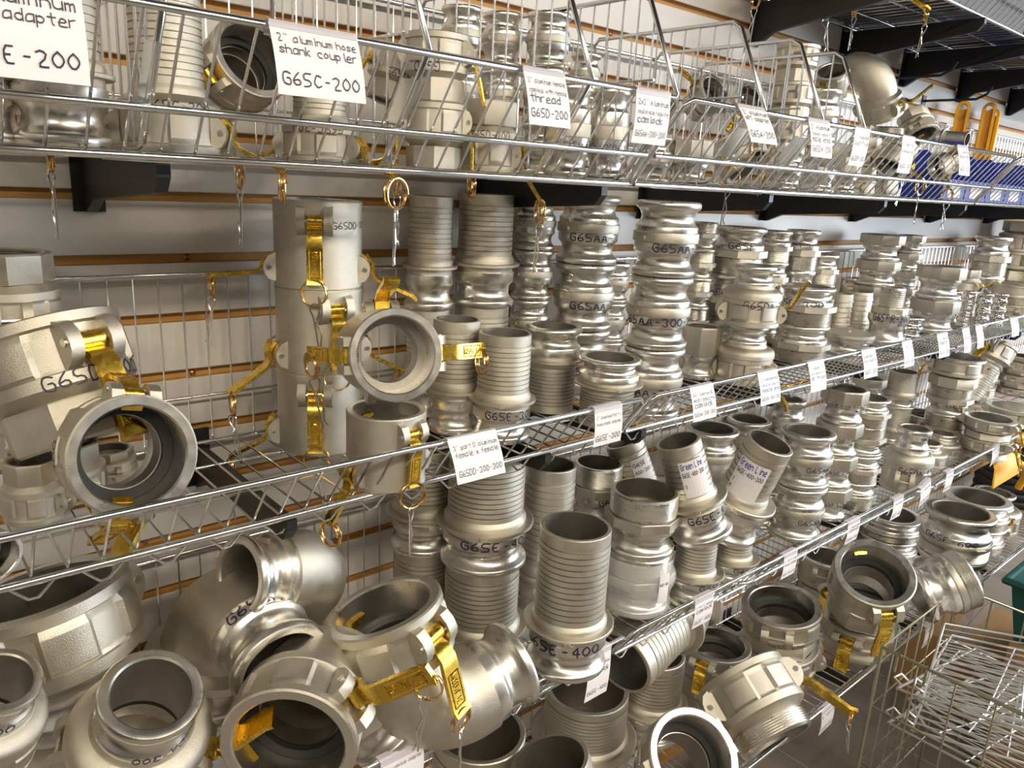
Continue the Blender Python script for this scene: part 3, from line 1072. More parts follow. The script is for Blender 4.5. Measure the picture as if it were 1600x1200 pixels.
for x, lines, lb, w, h, ti in [
    (.442, hand('', 'male camlock adapter'), 'white tag on lower rail below the big elbow', .062, .05, 0),
    (.797, hand('G65E-400', '4" Part E hose shank', 'camlock'), 'white tag on lower rail below the front hose shank', .050, .080, 0),
    (1.064, hand('G65F-400', '4" Part F aluminum', 'camlock'), 'white tag on lower rail below the threaded pair', .054, .052, 0),
    (1.351, hand('G65E-400-300', '4" Part E alum', 'hose shank'), 'white tag on lower rail below the grooved column', .050, .050, 0),
    (1.617, hand('G65AA-400', '4" double male', 'camlock'), 'white tag on lower rail above the gaping ring coupler', .056, .050, 0),
    (1.843, hand('G65F-400', '4" male adapter'), 'white tag on lower rail below the hex column', .054, .052, 0),
    (1.999, hand('G65DA-400', '4" reducer'), 'white tilted tag on lower rail below the knobbed reducer', .058, .054, -.25),
    (2.157, hand('G65DP-400', '4" dust plug'), 'white tag on lower rail above the wide adapters', .050, .054, 0),
    (2.499, hand('G65DC-400', '4" dust cap'), 'white tag on lower rail beside the yellow strap', .055, .05, -.2),
]:
    price_tag(x, CL, SC, w, h, lines, lb, ti)
price_tag(1.506, DL, SC, .055, .060, hand('G65B-600', '6" part B'), 'white tag on bottom rail behind the tilted threaded coupler', -.1)
price_tag(2.05, DL, SC, .055, .060, hand('G65D-600', '6" part D'), 'white tag on bottom rail behind the dump basket corner', 0)


# ------------------------------------------------------------ blue bins, yellow loops, hoses, tubs
def storage_bin(x, w, y0, y1, h, label):
    """open top bin, low sloped front at y0, high back at y1"""
    root = thing('storage_bin', label, 'bin', T(x, y0, ZA + .0014), 'blue parts bins on the top basket shelf')
    mb = MB()
    t, d = .0025, y1 - y0
    prof = [(0, 0), (0, .045), (-.004, .048), (.05, h), (d, h), (d, 0)]
    for s in (0, w - t):
        mb.prism([(s, a, b) for a, b in prof], (1, 0, 0), 0, t, 'blue')
    mb.box((t, 0, 0), (w - t, d, t), 'blue')
    mb.box((t, d - t, t), (w - t, d, h), 'blue')
    mb.box((t, 0, t), (w - t, t, .045), 'blue')
    link('bin_body', mb.mesh('bin_body'), root)
    m2 = MB()
    m2.box((w * .22, -.0012, .006), (w * .78, -.0003, .034), 'paper')
    o = link('front_label', m2.mesh('front_label'), root)
    o['label'] = 'white paper front label'
    m3 = MB()
    m3.tube([(0, -.003, .047), (w, -.003, .047)], .0022, 'blue', 6)
    link('front_rim', m3.mesh('front_rim'), root)


for i in range(9):
    storage_bin(2.035 + i * .145, .138, -.245, -.095, .115, 'blue plastic parts bin, ' + ['first', 'second', 'third', 'fourth', 'fifth', 'sixth', 'seventh', 'eighth', 'last'][i] + ' of the row past the cast elbow')


def yellow_loop(x, y, h, ang, label):
    root = thing('handle_loop', label, 'handle', T(x, y, ZA + .0014) @ Matrix.Rotation(ang, 4, 'Z'), 'yellow loops on the top shelf')
    pts = [(-.018, 0, 0)] + [(-.018 * math.cos(a), 0, h - .018 + .018 * math.sin(a)) for a in [PI * i / 10 for i in range(11)]] + [(.018, 0, 0)]
    mb = MB()
    n = len(pts)
    ins = [(-.010, 0, 0)] + [(-.010 * math.cos(a), 0, h - .018 + .010 * math.sin(a)) for a in [PI * i / 10 for i in range(11)]] + [(.010, 0, 0)]
    vs = []
    for a, b in zip(pts, ins):
        for p, y_ in ((a, -.016), (a, .016), (b, .016), (b, -.016)):
            vs.append((p[0], y_, p[2]))
    fs = []
    for i in range(n - 1):
        for q in range(4):
            fs.append((4 * i + q, 4 * i + (q + 1) % 4, 4 * i + 4 + (q + 1) % 4, 4 * i + 4 + q))
    fs += [(0, 3, 2, 1), (4 * n - 4, 4 * n - 3, 4 * n - 2, 4 * n - 1)]
    mb.add(vs, fs, 'yellow')
    link('loop_strap', mb.mesh('loop_strap', 50), root)
    m2 = MB()
    m2.box((-.0095, .004, 0), (.0095, .008, h - .022), 'yellow')
    link('back_web', m2.mesh('back_web'), root)


yellow_loop(2.57, -.055, .285, -1.15, 'yellow plastic loop handle, standing alone behind the blue bins')
yellow_loop(2.76, -.06, .30, -1.15, 'yellow plastic loop handle, front one of the close pair')
yellow_loop(2.835, -.05, .29, -1.35, 'yellow plastic loop handle, rear one of the close pair')


def hook(x, z, label):
    mb = MB()
    mb.tube([(0, -.001, 0), (0, -.14, .0), (0, -.165, .012), (0, -.175, .03)], .0035, 'black', 8)
    mb.box((-.012, -.003, -.015), (.012, 0, .015), 'black')
    o = link('wall_hook', mb.mesh('wall_hook'), None, T(x, 0, z))
    tag(o, label, 'hook', 'black wall hooks')


hook(2.16, 1.86, 'black peg hook on the wall above the cast elbow')
hook(2.42, 1.83, 'black peg hook on the wall close to the yellow loops')


def hose_coil(x, y, z, r, n, label, group=None, key='dark'):
    mb = MB()
    pts = []
    for i in range(n * 28):
        a = i / 28 * 2 * PI
        pts.append((r * math.cos(a) * (1 - .03 * (i % 9 == 0)), r * math.sin(a), .022 + .030 * i / 28))
    mb.tube(pts, .019, key, 10)
    o = link('hose_coil', mb.mesh('hose_coil', 60), None, T(x, y, z))
    tag(o, label, 'hose', group)
    return o


hose_coil(3.40, -.21, ZD + .002, .13, 7, 'coil of black rubber hose on the bottom basket beyond the wide adapters')
hose_coil(3.72, -.21, ZD + .002, .13, 8, 'second coil of black rubber hose, farther along the bottom basket')
root = thing('yellow_strap', 'folded bright yellow strap hung over the lower front rail', 'strap', T(2.70, -.3125, .805))
mb = MB()
pa = [(.045, -.075), (.038, -.03), (.014, .004), (0, .010), (-.014, .004), (-.034, -.03), (-.04, -.085)]
vs = []
for i, (y_, z_) in enumerate(pa):
    for x_, o_ in ((-.085 - .01 * i, -.0025), (.085, -.0025), (.085, .0025), (-.085 - .01 * i, .0025)):
        vs.append((x_, y_ + (o_ if i in (0, 1, 5, 6) else 0), z_ + (0 if i in (0, 1, 5, 6) else o_)))
fs = [(0, 1, 2, 3), (27, 26, 25, 24)]
for i in range(6):
    for q in range(4):
        fs.append((4 * i + q, 4 * i + (q + 1) % 4, 4 * i + 4 + (q + 1) % 4, 4 * i + 4 + q))
mb.add(vs, fs, 'yellow')
link('strap_band', mb.mesh('strap_band', 60), root)
m2 = MB()
m2.tube([(.085, -.036, -.05), (.12, -.05, -.07), (.16, -.045, -.11), (.17, -.03, -.16)], .011, 'yellow', 8)
link('strap_tail', m2.mesh('strap_tail', 60), root)

# teal tub on the floor past the dump basket
root = thing('storage_tub', 'dark teal plastic tub standing on a box at the aisle end', 'tub', T(2.47, -.71, .42))
mb = MB()
w, d, h, t = .50, .36, .18, .006
lo, hi = .84, 1.0
for (ax, ay, bx, by) in ((0, 0, 1, 0), (1, 0, 1, 1), (1, 1, 0, 1), (0, 1, 0, 0)):
    c = lambda u, v, k: ((u - .5) * w * k, (v - .5) * d * k)
    a0, b0, a1, b1 = c(ax, ay, lo), c(bx, by, lo), c(ax, ay, hi), c(bx, by, hi)
    i0, j0, i1, j1 = c(ax, ay, lo - .02), c(bx, by, lo - .02), c(ax, ay, hi - .02), c(bx, by, hi - .02)
    mb.add([(*a0, 0), (*b0, 0), (*b1, h), (*a1, h), (*i0, t), (*j0, t), (*j1, h), (*i1, h)], [(0, 1, 2, 3), (7, 6, 5, 4), (3, 2, 6, 7), (0, 4, 5, 1)], 'teal')
mb.box((-w * lo / 2, -d * lo / 2, 0), (w * lo / 2, d * lo / 2, t), 'teal')
link('tub_body', mb.mesh('tub_body'), root)
mb = MB()
k = 1.05
mb.tube([(-w / 2 * k, -d / 2 * k, h), (w / 2 * k, -d / 2 * k, h), (w / 2 * k, d / 2 * k, h), (-w / 2 * k, d / 2 * k, h)], .011, 'teal', 8, closed=True)
link('tub_rim', mb.mesh('tub_rim', 60), root)


def carton(x, y, z, w, d, h, ang, label):
    root = thing('cardboard_box', label, 'box', T(x, y, z) @ Matrix.Rotation(ang, 4, 'Z'))
    mb = MB()
    mb.box((-w / 2, -d / 2, 0), (w / 2, d / 2, h), 'card')
    link('box_body', mb.mesh('box_body'), root)
    m2 = MB()
    m2.box((-w / 2, -.025, h), (w / 2, .025, h + .0006), 'film')
    m2.box((-w / 2 - .0006, -.025, h * .7), (-w / 2, .025, h), 'film')
    link('packing_tape', m2.mesh('packing_tape'), root)
    m3 = MB()
    m3.box((-w / 2 + .001, -.0015, h), (w / 2 - .001, .0015, h + .0003), 'black')
    link('lid_seam', m3.mesh('lid_seam'), root)


carton(2.50, -.76, 0, .48, .42, .418, .0, 'brown cardboard box on the floor under the teal tub')
carton(2.62, -.36, 0, .36, .28, .24, .06, 'brown cardboard box on the floor behind the wire dump basket')

# wire dump basket full of spare dividers
root = thing('dump_basket', 'tall green-grey wire dump basket holding spare shelf dividers', 'basket', T(1.62, -1.22, 0))
W_, D_, H_ = .44, .76, .60
rim, lat = MB(), MB()
for z in (.004, H_):
    rim.tube([(0, 0, z), (W_, 0, z), (W_, D_, z), (0, D_, z)], .004, 'zinc', 8, closed=True)
for x_ in (0, W_):
    for y_ in (0, D_):
        rim.tube([(x_, y_, 0), (x_, y_, H_)], .004, 'zinc', 8)
for z in (.15, .30, .45):
    rim.tube([(0, 0, z), (W_, 0, z), (W_, D_, z), (0, D_, z)], .0026, 'zinc', 6, closed=True)
for i in range(1, 6):
    x_ = W_ * i / 6
    for y_ in (0, D_):
        lat.tube([(x_, y_, .004), (x_, y_, H_)], .0022, 'zinc', 5)
    lat.tube([(x_, 0, .004), (x_, D_, .004)], .0022, 'zinc', 5)
for i in range(1, 10):
    y_ = D_ * i / 10
    for x_ in (0, W_):
        lat.tube([(x_, y_, .004), (x_, y_, H_)], .0022, 'zinc', 5)
    lat.tube([(0, y_, .004), (W_, y_, .004)], .0022, 'zinc', 5)
link('basket_frame', rim.mesh('basket_frame', 60), root)
link('wire_lattice', lat.mesh('wire_lattice', 60), root)
hk = MB()
for y_ in (.66, .72):
    hk = MB()
    hk.tube([(0, y_, H_), (-.012, y_, H_ + .012), (-.02, y_, H_ + .004), (-.02, y_, H_ - .03)], .003, 'zinc', 6)
    link('rim_hook', hk.mesh('rim_hook', 60), root)

fr, ms = MB(), MB()
pw, ph = .35, .31
fr.tube([(-pw / 2, -ph / 2, 0), (pw / 2 - .07, -ph / 2, 0), (pw / 2, -ph / 2 + .10, 0), (pw / 2, ph / 2, 0), (-pw / 2, ph / 2, 0)], .0034, 'spare', 8, closed=True)
fr.tube([(-pw / 2 + .02, ph / 2, 0), (-pw / 2 + .02, ph / 2 + .02, .012), (-pw / 2 + .05, ph / 2 + .02, .012), (-pw / 2 + .05, ph / 2, 0)], .003, 'spare', 6)
for i in range(1, 12):
    x_ = -pw / 2 + pw * i / 12
    lo_ = -ph / 2 if x_ < pw / 2 - .07 else -ph / 2 + .10 * (x_ - pw / 2 + .07) / .07
    ms.tube([(x_, lo_, 0), (x_, ph / 2, 0)], .0015, 'spare', 5)
ms.tube([(-pw / 2, -.02, .002), (pw / 2, -.02, .002)], .0018, 'spare', 5)
FRM, MSM = fr.mesh('divider_frame', 60), ms.mesh('wire_mesh', 60)
rr_ = random.Random(3)
for i in range(14):
    lv, sd = i // 2, i % 2
    r_ = thing('spare_divider', 'spare chrome wire divider in the pile inside the dump basket', 'shelf divider',
               T(1.84, (-.66, -1.0)[sd], .405 + .025 * lv + .004 * sd) @ Matrix.Rotation(rr_.uniform(-.32, .32) + (PI if lv % 2 else 0), 4, 'Z') @ Matrix.Rotation(rr_.uniform(-.05, .05) + (.20 if sd else -.14) * (-1 if lv % 2 else 1), 4, 'X') @ Matrix.Rotation(rr_.uniform(-.04, .04), 4, 'Y'), 'spare dividers in the dump basket')
    link('divider_frame', FRM, r_)
    link('wire_mesh', MSM, r_)


for i, (x, w_) in enumerate([(1.98, .52), (2.56, .52), (3.15, .55), (3.78, .6)]):
    root = thing('storage_tray', ['black plastic tray on the highest wire shelf, first in the row', 'black plastic tray on the highest wire shelf, second in the row', 'black plastic tray on the highest wire shelf, third in the row', 'black plastic tray on the highest wire shelf, last in the row'][i], 'tray', T(x, -.155, 1.9475), 'black trays on the highest shelf')
    mb = MB()
    d_, h_, t_ = .25, .12, .003
    mb.box((-w_ / 2, -d_ / 2, 0), (w_ / 2, d_ / 2, t_), 'black')
    for s in (-1, 1):
        mb.box((s * w_ / 2 - t_ / 2, -d_ / 2, t_), (s * w_ / 2 + t_ / 2, d_ / 2, h_), 'black')
        mb.box((-w_ / 2, s * d_ / 2 - t_ / 2, t_), (w_ / 2, s * d_ / 2 + t_ / 2, h_), 'black')
    link('tray_body', mb.mesh('tray_body'), root)
    m2 = MB()
    m2.tube([(-w_ / 2, -d_ / 2, h_), (w_ / 2, -d_ / 2, h_), (w_ / 2, d_ / 2, h_), (-w_ / 2, d_ / 2, h_)], .005, 'black', 6, closed=True)
    link('tray_rim', m2.mesh('tray_rim'), root)


ROWS = [
    ('DD', 'smooth double cam coupler lying on its side with its bright rim facing out', 'double couplers on the middle shelf', (0.4482, -0.3171, 1.3557), (180.0, -79.6, 70.3), 0.04147, 1, {'a': [(90, 60, 0, 1), (270, 20, 0, 2), (0, 20, 1, 0)]}),
    ('DD', 'smooth double cam coupler, bottom of the stack of three by the wire mesh', 'double couplers on the middle shelf', (0.4597, -0.1113, 1.189), (0.0, -0.0, -122.8), 0.04363, 0.97, {'a': [(0, 0, 1, 2), (270, 125, 0, 2), (90, 150, 0, 0), (180, 0, 1, 0)]}),
    ('DD', 'smooth double cam coupler, middle of the stack of three by the wire mesh', 'double couplers on the middle shelf', (0.4597, -0.1113, 1.2969), (0.0, -0.0, -94.8), 0.04363, 0.97, {'a': [(0, 0, 1, 1), (270, 128, 0, 2), (90, 122, 0, 1), (180, 0, 1, 0)]}),
    ('DD', 'smooth double cam coupler, topmost of the stack of three by the wire mesh', 'double couplers on the middle shelf', (0.4597, -0.1113, 1.4048), (0.0, -0.0, -120.8), 0.04363, 0.97, {'a': [(0, 0, 1, 2), (270, 100, 0, 2), (90, 118, 0, 0), (180, 0, 1, 0)], 'm': [('G65DD-300', 58, 0.19, (0.12, None), 0)]}),
    ('DD', 'smooth double cam coupler standing under the one lying on its side', 'double couplers on the middle shelf', (0.4661, -0.2686, 1.189), (-0.0, -0.0, -83.8), 0.03781, 0.93, {'a': [(0, 0, 1, 2), (180, 0, 1, 0), (270, 150, 0, 1)]}),
    ('E', 'ridged hose shank adapter, front one between two middle rail tags', 'hose shank adapters on the middle shelf', (0.6882, -0.22, 1.189), (0.0, 0.0, -130.7), 0.04272, 1.008, {'m': [('G65E-300', 25, 0.26, (0, None), 0)]}),
    ('E', 'ridged hose shank adapter, second, standing just behind the shank before the tag', 'hose shank adapters on the middle shelf', (0.6515, -0.155, 1.189), (-0.0, -0.0, -87.0), 0.03889, 1.185, {}),
    ('E', 'ridged hose shank adapter, lower of the tall pair behind the front shanks', 'hose shank adapters on the middle shelf', (0.753, -0.085, 1.189), (0.0, -0.0, 21.2), 0.04807, 0.982, {}),
    ('E', 'ridged hose shank adapter, upper of the tall pair behind the front shanks', 'hose shank adapters on the middle shelf', (0.753, -0.085, 1.3575), (0.0, -0.0, 61.2), 0.04807, 0.982, {}),
    ('E', 'ridged hose shank adapter, lower of the shaded pair behind the hanging clips', 'hose shank adapters on the middle shelf', (0.6648, -0.065, 1.189), (-0.0, -0.0, -24.8), 0.03737, 1.24, {}),
    ('E', 'ridged hose shank adapter, upper of the shaded pair behind the hanging clips', 'hose shank adapters on the middle shelf', (0.6648, -0.065, 1.3544), (-0.0, -0.0, -4.8), 0.03737, 1.24, {}),
    ('AA', 'double male adapter, lowest of the shaded column in the back corner', 'double male adapters on the middle shelf', (0.8824, -0.055, 1.189), (0.0, 0.0, -132.4), 0.0351, 0.962, {}),
    ('AA', 'double male adapter, second of the shaded column in the back corner', 'double male adapters on the middle shelf', (0.8824, -0.055, 1.272), (0.0, 0.0, -132.4), 0.0351, 0.962, {}),
    ('AA', 'double male adapter, third of the shaded column in the back corner', 'double male adapters on the middle shelf', (0.8824, -0.055, 1.355), (0.0, 0.0, -132.4), 0.0351, 0.962, {}),
    ('AA', 'double male adapter, top of the shaded column in the back corner', 'double male adapters on the middle shelf', (0.8824, -0.055, 1.4381), (0.0, 0.0, -132.4), 0.0351, 0.962, {}),
    ('E', 'ridged hose shank adapter turned shank down, grooved end up beside the front shank', 'hose shank adapters on the middle shelf', (0.8506, -0.15, 1.3271), (180.0, -0.0, 25.6), 0.04601, 0.841, {}),
    ('E', 'ridged hose shank adapter turned shank down, wide grooved rim above the second tag', 'hose shank adapters on the middle shelf', (0.8726, -0.255, 1.295), (180.0, -0.0, -118.8), 0.04778, 0.621, {}),
    ('AA', 'double male adapter, bottom of the grooved column just under the black bracket tip', 'double male adapters on the middle shelf', (0.9749, -0.09, 1.189), (0.0, -0.0, -136.3), 0.05279, 0.879, {'m': [('G65AA-300', 35, 0.28, (0, None), 0)]}),
    ('AA', 'double male adapter, middle of the grooved column just under the black bracket tip', 'double male adapters on the middle shelf', (0.9749, -0.09, 1.3032), (0.0, -0.0, -126.3), 0.05279, 0.879, {'m': [('G65AA-300', 35, 0.28, (0, None), 0)]}),
    ('AA', 'double male adapter, top of the grooved column just under the black bracket tip', 'double male adapters on the middle shelf', (0.9749, -0.09, 1.4174), (0.0, -0.0, -136.3), 0.05279, 0.879, {'m': [('G65AA-300', 35, 0.28, (0, None), 0)]}),
    ('AA', 'double male adapter, bottom of the tallest bright column on the middle basket', 'double male adapters on the middle shelf', (0.9773, -0.255, 1.189), (0.0, 0.0, -141.9), 0.0499, 0.926, {'m': [('G65AA-300-300', 25, 0.28, (0, None), 0)]}),
    ('AA', 'double male adapter, middle of the tallest bright column on the middle basket', 'double male adapters on the middle shelf', (0.9773, -0.255, 1.3027), (0.0, 0.0, -141.9), 0.0499, 0.926, {'m': [('G65AA-300-300', 18, 0.28, (0, None), 0)]}),
    ('AA', 'double male adapter, top of the tallest bright column on the middle basket', 'double male adapters on the middle shelf', (0.9773, -0.255, 1.4164), (0.0, 0.0, -141.9), 0.0499, 0.926, {'m': [('G65AA-300', 48, 0.28, (0, None), 0)]}),
    ('AA', 'small double male adapter, bottom of the dark column between the two bright ones', 'double male adapters on the middle shelf', (1.0838, -0.06, 1.189), (0.0, 0.0, -138.5), 0.02968, 1.012, {}),
    ('AA', 'small double male adapter, middle of the dark column between the two bright ones', 'double male adapters on the middle shelf', (1.0838, -0.06, 1.2629), (0.0, 0.0, -138.5), 0.02968, 1.012, {}),
    ('AA', 'small double male adapter, top of the dark column between the two bright ones', 'double male adapters on the middle shelf', (1.0838, -0.06, 1.3368), (0.0, 0.0, -138.5), 0.02968, 1.012, {}),
    ('AT', 'octagon socket adapter standing alone in front of the flared reducers', 'hex socket adapters on the middle shelf', (1.2606, -0.1451, 1.189), (0.0, 0.0, -145.2), 0.03541, 1.378, {}),
    ('F', 'threaded male adapter, lowest of the dark back column beside the tallest one', 'threaded male adapters on the middle shelf', (1.3401, -0.065, 1.189), (0.0, 0.0, -144.5), 0.03014, 0.908, {}),
    ('F', 'threaded male adapter, second of the dark back column beside the tallest one', 'threaded male adapters on the middle shelf', (1.3401, -0.065, 1.2484), (0.0, 0.0, -144.5), 0.03014, 0.908, {}),
    ('F', 'threaded male adapter, third of the dark back column beside the tallest one', 'threaded male adapters on the middle shelf', (1.3401, -0.065, 1.3078), (0.0, 0.0, -144.5), 0.03014, 0.908, {}),
    ('F', 'threaded male adapter, fourth of the dark back column beside the tallest one', 'threaded male adapters on the middle shelf', (1.3401, -0.065, 1.3672), (0.0, 0.0, -144.5), 0.03014, 0.908, {}),
    ('F', 'threaded male adapter, top of the dark back column beside the tallest one', 'threaded male adapters on the middle shelf', (1.3401, -0.065, 1.4266), (0.0, 0.0, -144.5), 0.03014, 0.908, {}),
    ('F', 'threaded male adapter, bottom of the column behind the flared reducers', 'threaded male adapters on the middle shelf', (1.4294, -0.095, 1.2858), (180.0, -0.0, -147.1), 0.05319, 0.839, {}),
    ('F', 'threaded male adapter, middle of the column behind the flared reducers', 'threaded male adapters on the middle shelf', (1.4294, -0.095, 1.3827), (180.0, -0.0, -147.1), 0.05319, 0.839, {'m': [('G65F', 10, 0.28, (-0.1, None), 1)]}),
    ('F', 'threaded male adapter, top of the column behind the flared reducers', 'threaded male adapters on the middle shelf', (1.4294, -0.095, 1.4795), (180.0, -0.0, -147.1), 0.05319, 0.839, {'m': [('G65F', -10, 0.3, (-0.1, None), 1)]}),
    ('DA', 'flared reducer with small grooved top and knob, lower of the pair', 'flared reducers on the middle shelf', (1.3178, -0.211, 1.189), (0.0, -0.0, -68.5), 0.03937, 0.983, {'a': [(0, 150, 0, 0)]}),
    ('DA', 'flared reducer with small grooved top and knob, upper of the pair', 'flared reducers on the middle shelf', (1.3178, -0.211, 1.3028), (0.0, -0.0, -48.5), 0.03937, 0.983, {'a': [(0, 30, 0, 0)], 'm': [('G65DA-300', -55, 0.34, (-0.95, 1.385), 0)]}),
    ('F', 'narrow threaded adapter, lowest of the slim column beside the flared reducers', 'threaded male adapters on the middle shelf', (1.6189, -0.065, 1.259), (180.0, -0.0, -149.5), 0.03645, 0.885, {}),
    ('F', 'narrow threaded adapter, second of the slim column beside the flared reducers', 'threaded male adapters on the middle shelf', (1.6189, -0.065, 1.329), (180.0, -0.0, -149.5), 0.03645, 0.885, {}),
    ('F', 'narrow threaded adapter, third of the slim column beside the flared reducers', 'threaded male adapters on the middle shelf', (1.6189, -0.065, 1.3989), (180.0, -0.0, -149.5), 0.03645, 0.885, {}),
    ('F', 'narrow threaded adapter, top of the slim column beside the flared reducers', 'threaded male adapters on the middle shelf', (1.6189, -0.065, 1.4689), (180.0, -0.0, -149.5), 0.03645, 0.885, {}),
    ('F', 'narrow threaded adapter, bottom of the slim column behind the wide threaded pair', 'threaded male adapters on the middle shelf', (1.7242, -0.075, 1.283), (180.0, -0.0, -151.3), 0.03922, 1.105, {}),
    ('F', 'narrow threaded adapter, middle of the slim column behind the wide threaded pair', 'threaded male adapters on the middle shelf', (1.7242, -0.075, 1.3771), (180.0, -0.0, -151.3), 0.03922, 1.105, {}),
    ('F', 'narrow threaded adapter, top of the slim column behind the wide threaded pair', 'threaded male adapters on the middle shelf', (1.7242, -0.075, 1.4711), (180.0, -0.0, -151.3), 0.03922, 1.105, {}),
    ('F', 'narrow threaded adapter, bottom of the short slim column past the tall slim ones', 'threaded male adapters on the middle shelf', (1.8551, -0.065, 1.2628), (180.0, -0.0, -152.8), 0.03619, 0.94, {}),
    ('F', 'narrow threaded adapter, middle of the short slim column past the tall slim ones', 'threaded male adapters on the middle shelf', (1.8551, -0.065, 1.3367), (180.0, -0.0, -152.8), 0.03619, 0.94, {}),
    ('F', 'narrow threaded adapter, top of the short slim column past the tall slim ones', 'threaded male adapters on the middle shelf', (1.8551, -0.065, 1.4105), (180.0, -0.0, -152.8), 0.03619, 0.94, {}),
    ('F', 'wide threaded adapter, lower of the pair by the round plug', 'threaded male adapters on the middle shelf', (1.609, -0.1677, 1.2734), (180.0, -0.0, -152.1), 0.05806, 0.67, {}),
    ('F', 'wide threaded adapter, upper of the pair by the round plug', 'threaded male adapters on the middle shelf', (1.609, -0.1677, 1.3577), (180.0, -0.0, -152.1), 0.05806, 0.67, {'m': [('G65F-300', 22, 0.3, (-0.02, None), 1)]}),
    ('P', 'round dust plug with a flat lid, front of the middle basket', 'dust plugs on the middle shelf', (1.7932, -0.1904, 1.189), (0.0, 0.0, -155.2), 0.05683, 0.741, {}),
    ('EB', 'barbed hose adapter, first of two, nearer the wide threaded pair', 'barbed hose adapters on the middle shelf', (1.9591, -0.08, 1.189), (0.0, 0.0, -154.4), 0.03213, 0.959, {}),
    ('EB', 'barbed hose adapter, second of two, behind the round plug', 'barbed hose adapters on the middle shelf', (2.0375, -0.09, 1.189), (0.0, 0.0, -155.5), 0.03799, 0.827, {}),
    ('AA', 'short bright double male adapter, lower, behind the barbed shanks', 'double male adapters on the middle shelf', (2.1105, -0.035, 1.189), (0.0, 0.0, -155.0), 0.03059, 0.985, {}),
    ('AA', 'short bright double male adapter, upper, behind the barbed shanks', 'double male adapters on the middle shelf', (2.1105, -0.035, 1.2631), (0.0, 0.0, -155.0), 0.03059, 0.985, {}),
    ('A', 'hex socket adapter, lowest of the broad hex column by the back mesh', 'hex socket adapters on the middle shelf', (2.1106, -0.09, 1.189), (0.0, 0.0, -156.2), 0.04888, 0.878, {}),
    ('A', 'hex socket adapter, second of the broad hex column by the back mesh', 'hex socket adapters on the middle shelf', (2.1106, -0.09, 1.2568), (0.0, 0.0, -156.2), 0.04888, 0.878, {}),
    ('A', 'hex socket adapter, third of the broad hex column by the back mesh', 'hex socket adapters on the middle shelf', (2.1106, -0.09, 1.3247), (0.0, 0.0, -156.2), 0.04888, 0.878, {}),
    ('A', 'hex socket adapter, top of the broad hex column by the back mesh', 'hex socket adapters on the middle shelf', (2.1106, -0.09, 1.3925), (0.0, 0.0, -156.2), 0.04888, 0.878, {}),
    ('A', 'slim hex socket adapter, lowest of the narrow column behind the broad hex column', 'hex socket adapters on the middle shelf', (2.4065, -0.045, 1.189), (0.0, 0.0, -157.9), 0.0331, 1.011, {}),
    ('A', 'slim hex socket adapter, second of the narrow column behind the broad hex column', 'hex socket adapters on the middle shelf', (2.4065, -0.045, 1.2419), (0.0, 0.0, -157.9), 0.0331, 1.011, {}),
    ('A', 'slim hex socket adapter, third of the narrow column behind the broad hex column', 'hex socket adapters on the middle shelf', (2.4065, -0.045, 1.2947), (0.0, 0.0, -157.9), 0.0331, 1.011, {}),
    ('A', 'slim hex socket adapter, fourth of the narrow column behind the broad hex column', 'hex socket adapters on the middle shelf', (2.4065, -0.045, 1.3476), (0.0, 0.0, -157.9), 0.0331, 1.011, {}),
    ('A', 'slim hex socket adapter, top of the narrow column behind the broad hex column', 'hex socket adapters on the middle shelf', (2.4065, -0.045, 1.4005), (0.0, 0.0, -157.9), 0.0331, 1.011, {}),
    ('FR', 'reducing adapter with small thread on a hex, front of hex column', 'reducing thread adapters on the middle shelf', (2.0043, -0.185, 1.189), (0.0, 0.0, -157.4), 0.04955, 1.578, {'m': [('G65FR-300', 15, 0.24, (0.02, None), 0)]}),
    ('AS', 'small polished double adapter standing before the second hex column', 'polished double adapters on the middle shelf', (2.165, -0.1736, 1.189), (0.0, 0.0, -158.6), 0.03838, 0.782, {}),
    ('A', 'hex socket adapter, lower of the second broad hex column farther along', 'hex socket adapters on the middle shelf', (2.3619, -0.1598, 1.189), (0.0, 0.0, -160.0), 0.0564, 1.058, {}),
    ('A', 'hex socket adapter, upper of the second broad hex column farther along', 'hex socket adapters on the middle shelf', (2.3619, -0.1598, 1.2833), (0.0, 0.0, -160.0), 0.0564, 1.058, {}),
    ('AS', 'tiny polished adapter, lower of the first slim column at the far end', 'polished double adapters on the middle shelf', (2.6177, -0.12, 1.189), (0.0, 0.0, -161.0), 0.02018, 1.198, {}),
    ('AS', 'tiny polished adapter, upper of the first slim column at the far end', 'polished double adapters on the middle shelf', (2.6177, -0.12, 1.2373), (0.0, 0.0, -161.0), 0.02018, 1.198, {}),
    ('AS', 'tiny polished adapter, bottom of the second slim column at the far end', 'polished double adapters on the middle shelf', (2.5811, -0.17, 1.189), (0.0, 0.0, -161.8), 0.02067, 0.852, {}),
    ('AS', 'tiny polished adapter, middle of the second slim column at the far end', 'polished double adapters on the middle shelf', (2.5811, -0.17, 1.2242), (0.0, 0.0, -161.8), 0.02067, 0.852, {}),
    ('AS', 'tiny polished adapter, top of the second slim column at the far end', 'polished double adapters on the middle shelf', (2.5811, -0.17, 1.2595), (0.0, 0.0, -161.8), 0.02067, 0.852, {}),
    ('AS', 'tiny polished adapter, lower of the third slim column at the far end', 'polished double adapters on the middle shelf', (2.6029, -0.21, 1.189), (0.0, 0.0, -162.7), 0.02152, 1.191, {}),
    ('AS', 'tiny polished adapter, upper of the third slim column at the far end', 'polished double adapters on the middle shelf', (2.6029, -0.21, 1.2403), (0.0, 0.0, -162.7), 0.02152, 1.191, {}),
    ('AS', 'tiny polished adapter, lower of the fourth slim column at the far end', 'polished double adapters on the middle shelf', (2.7069, -0.22, 1.189), (0.0, 0.0, -163.5), 0.02106, 1.167, {}),
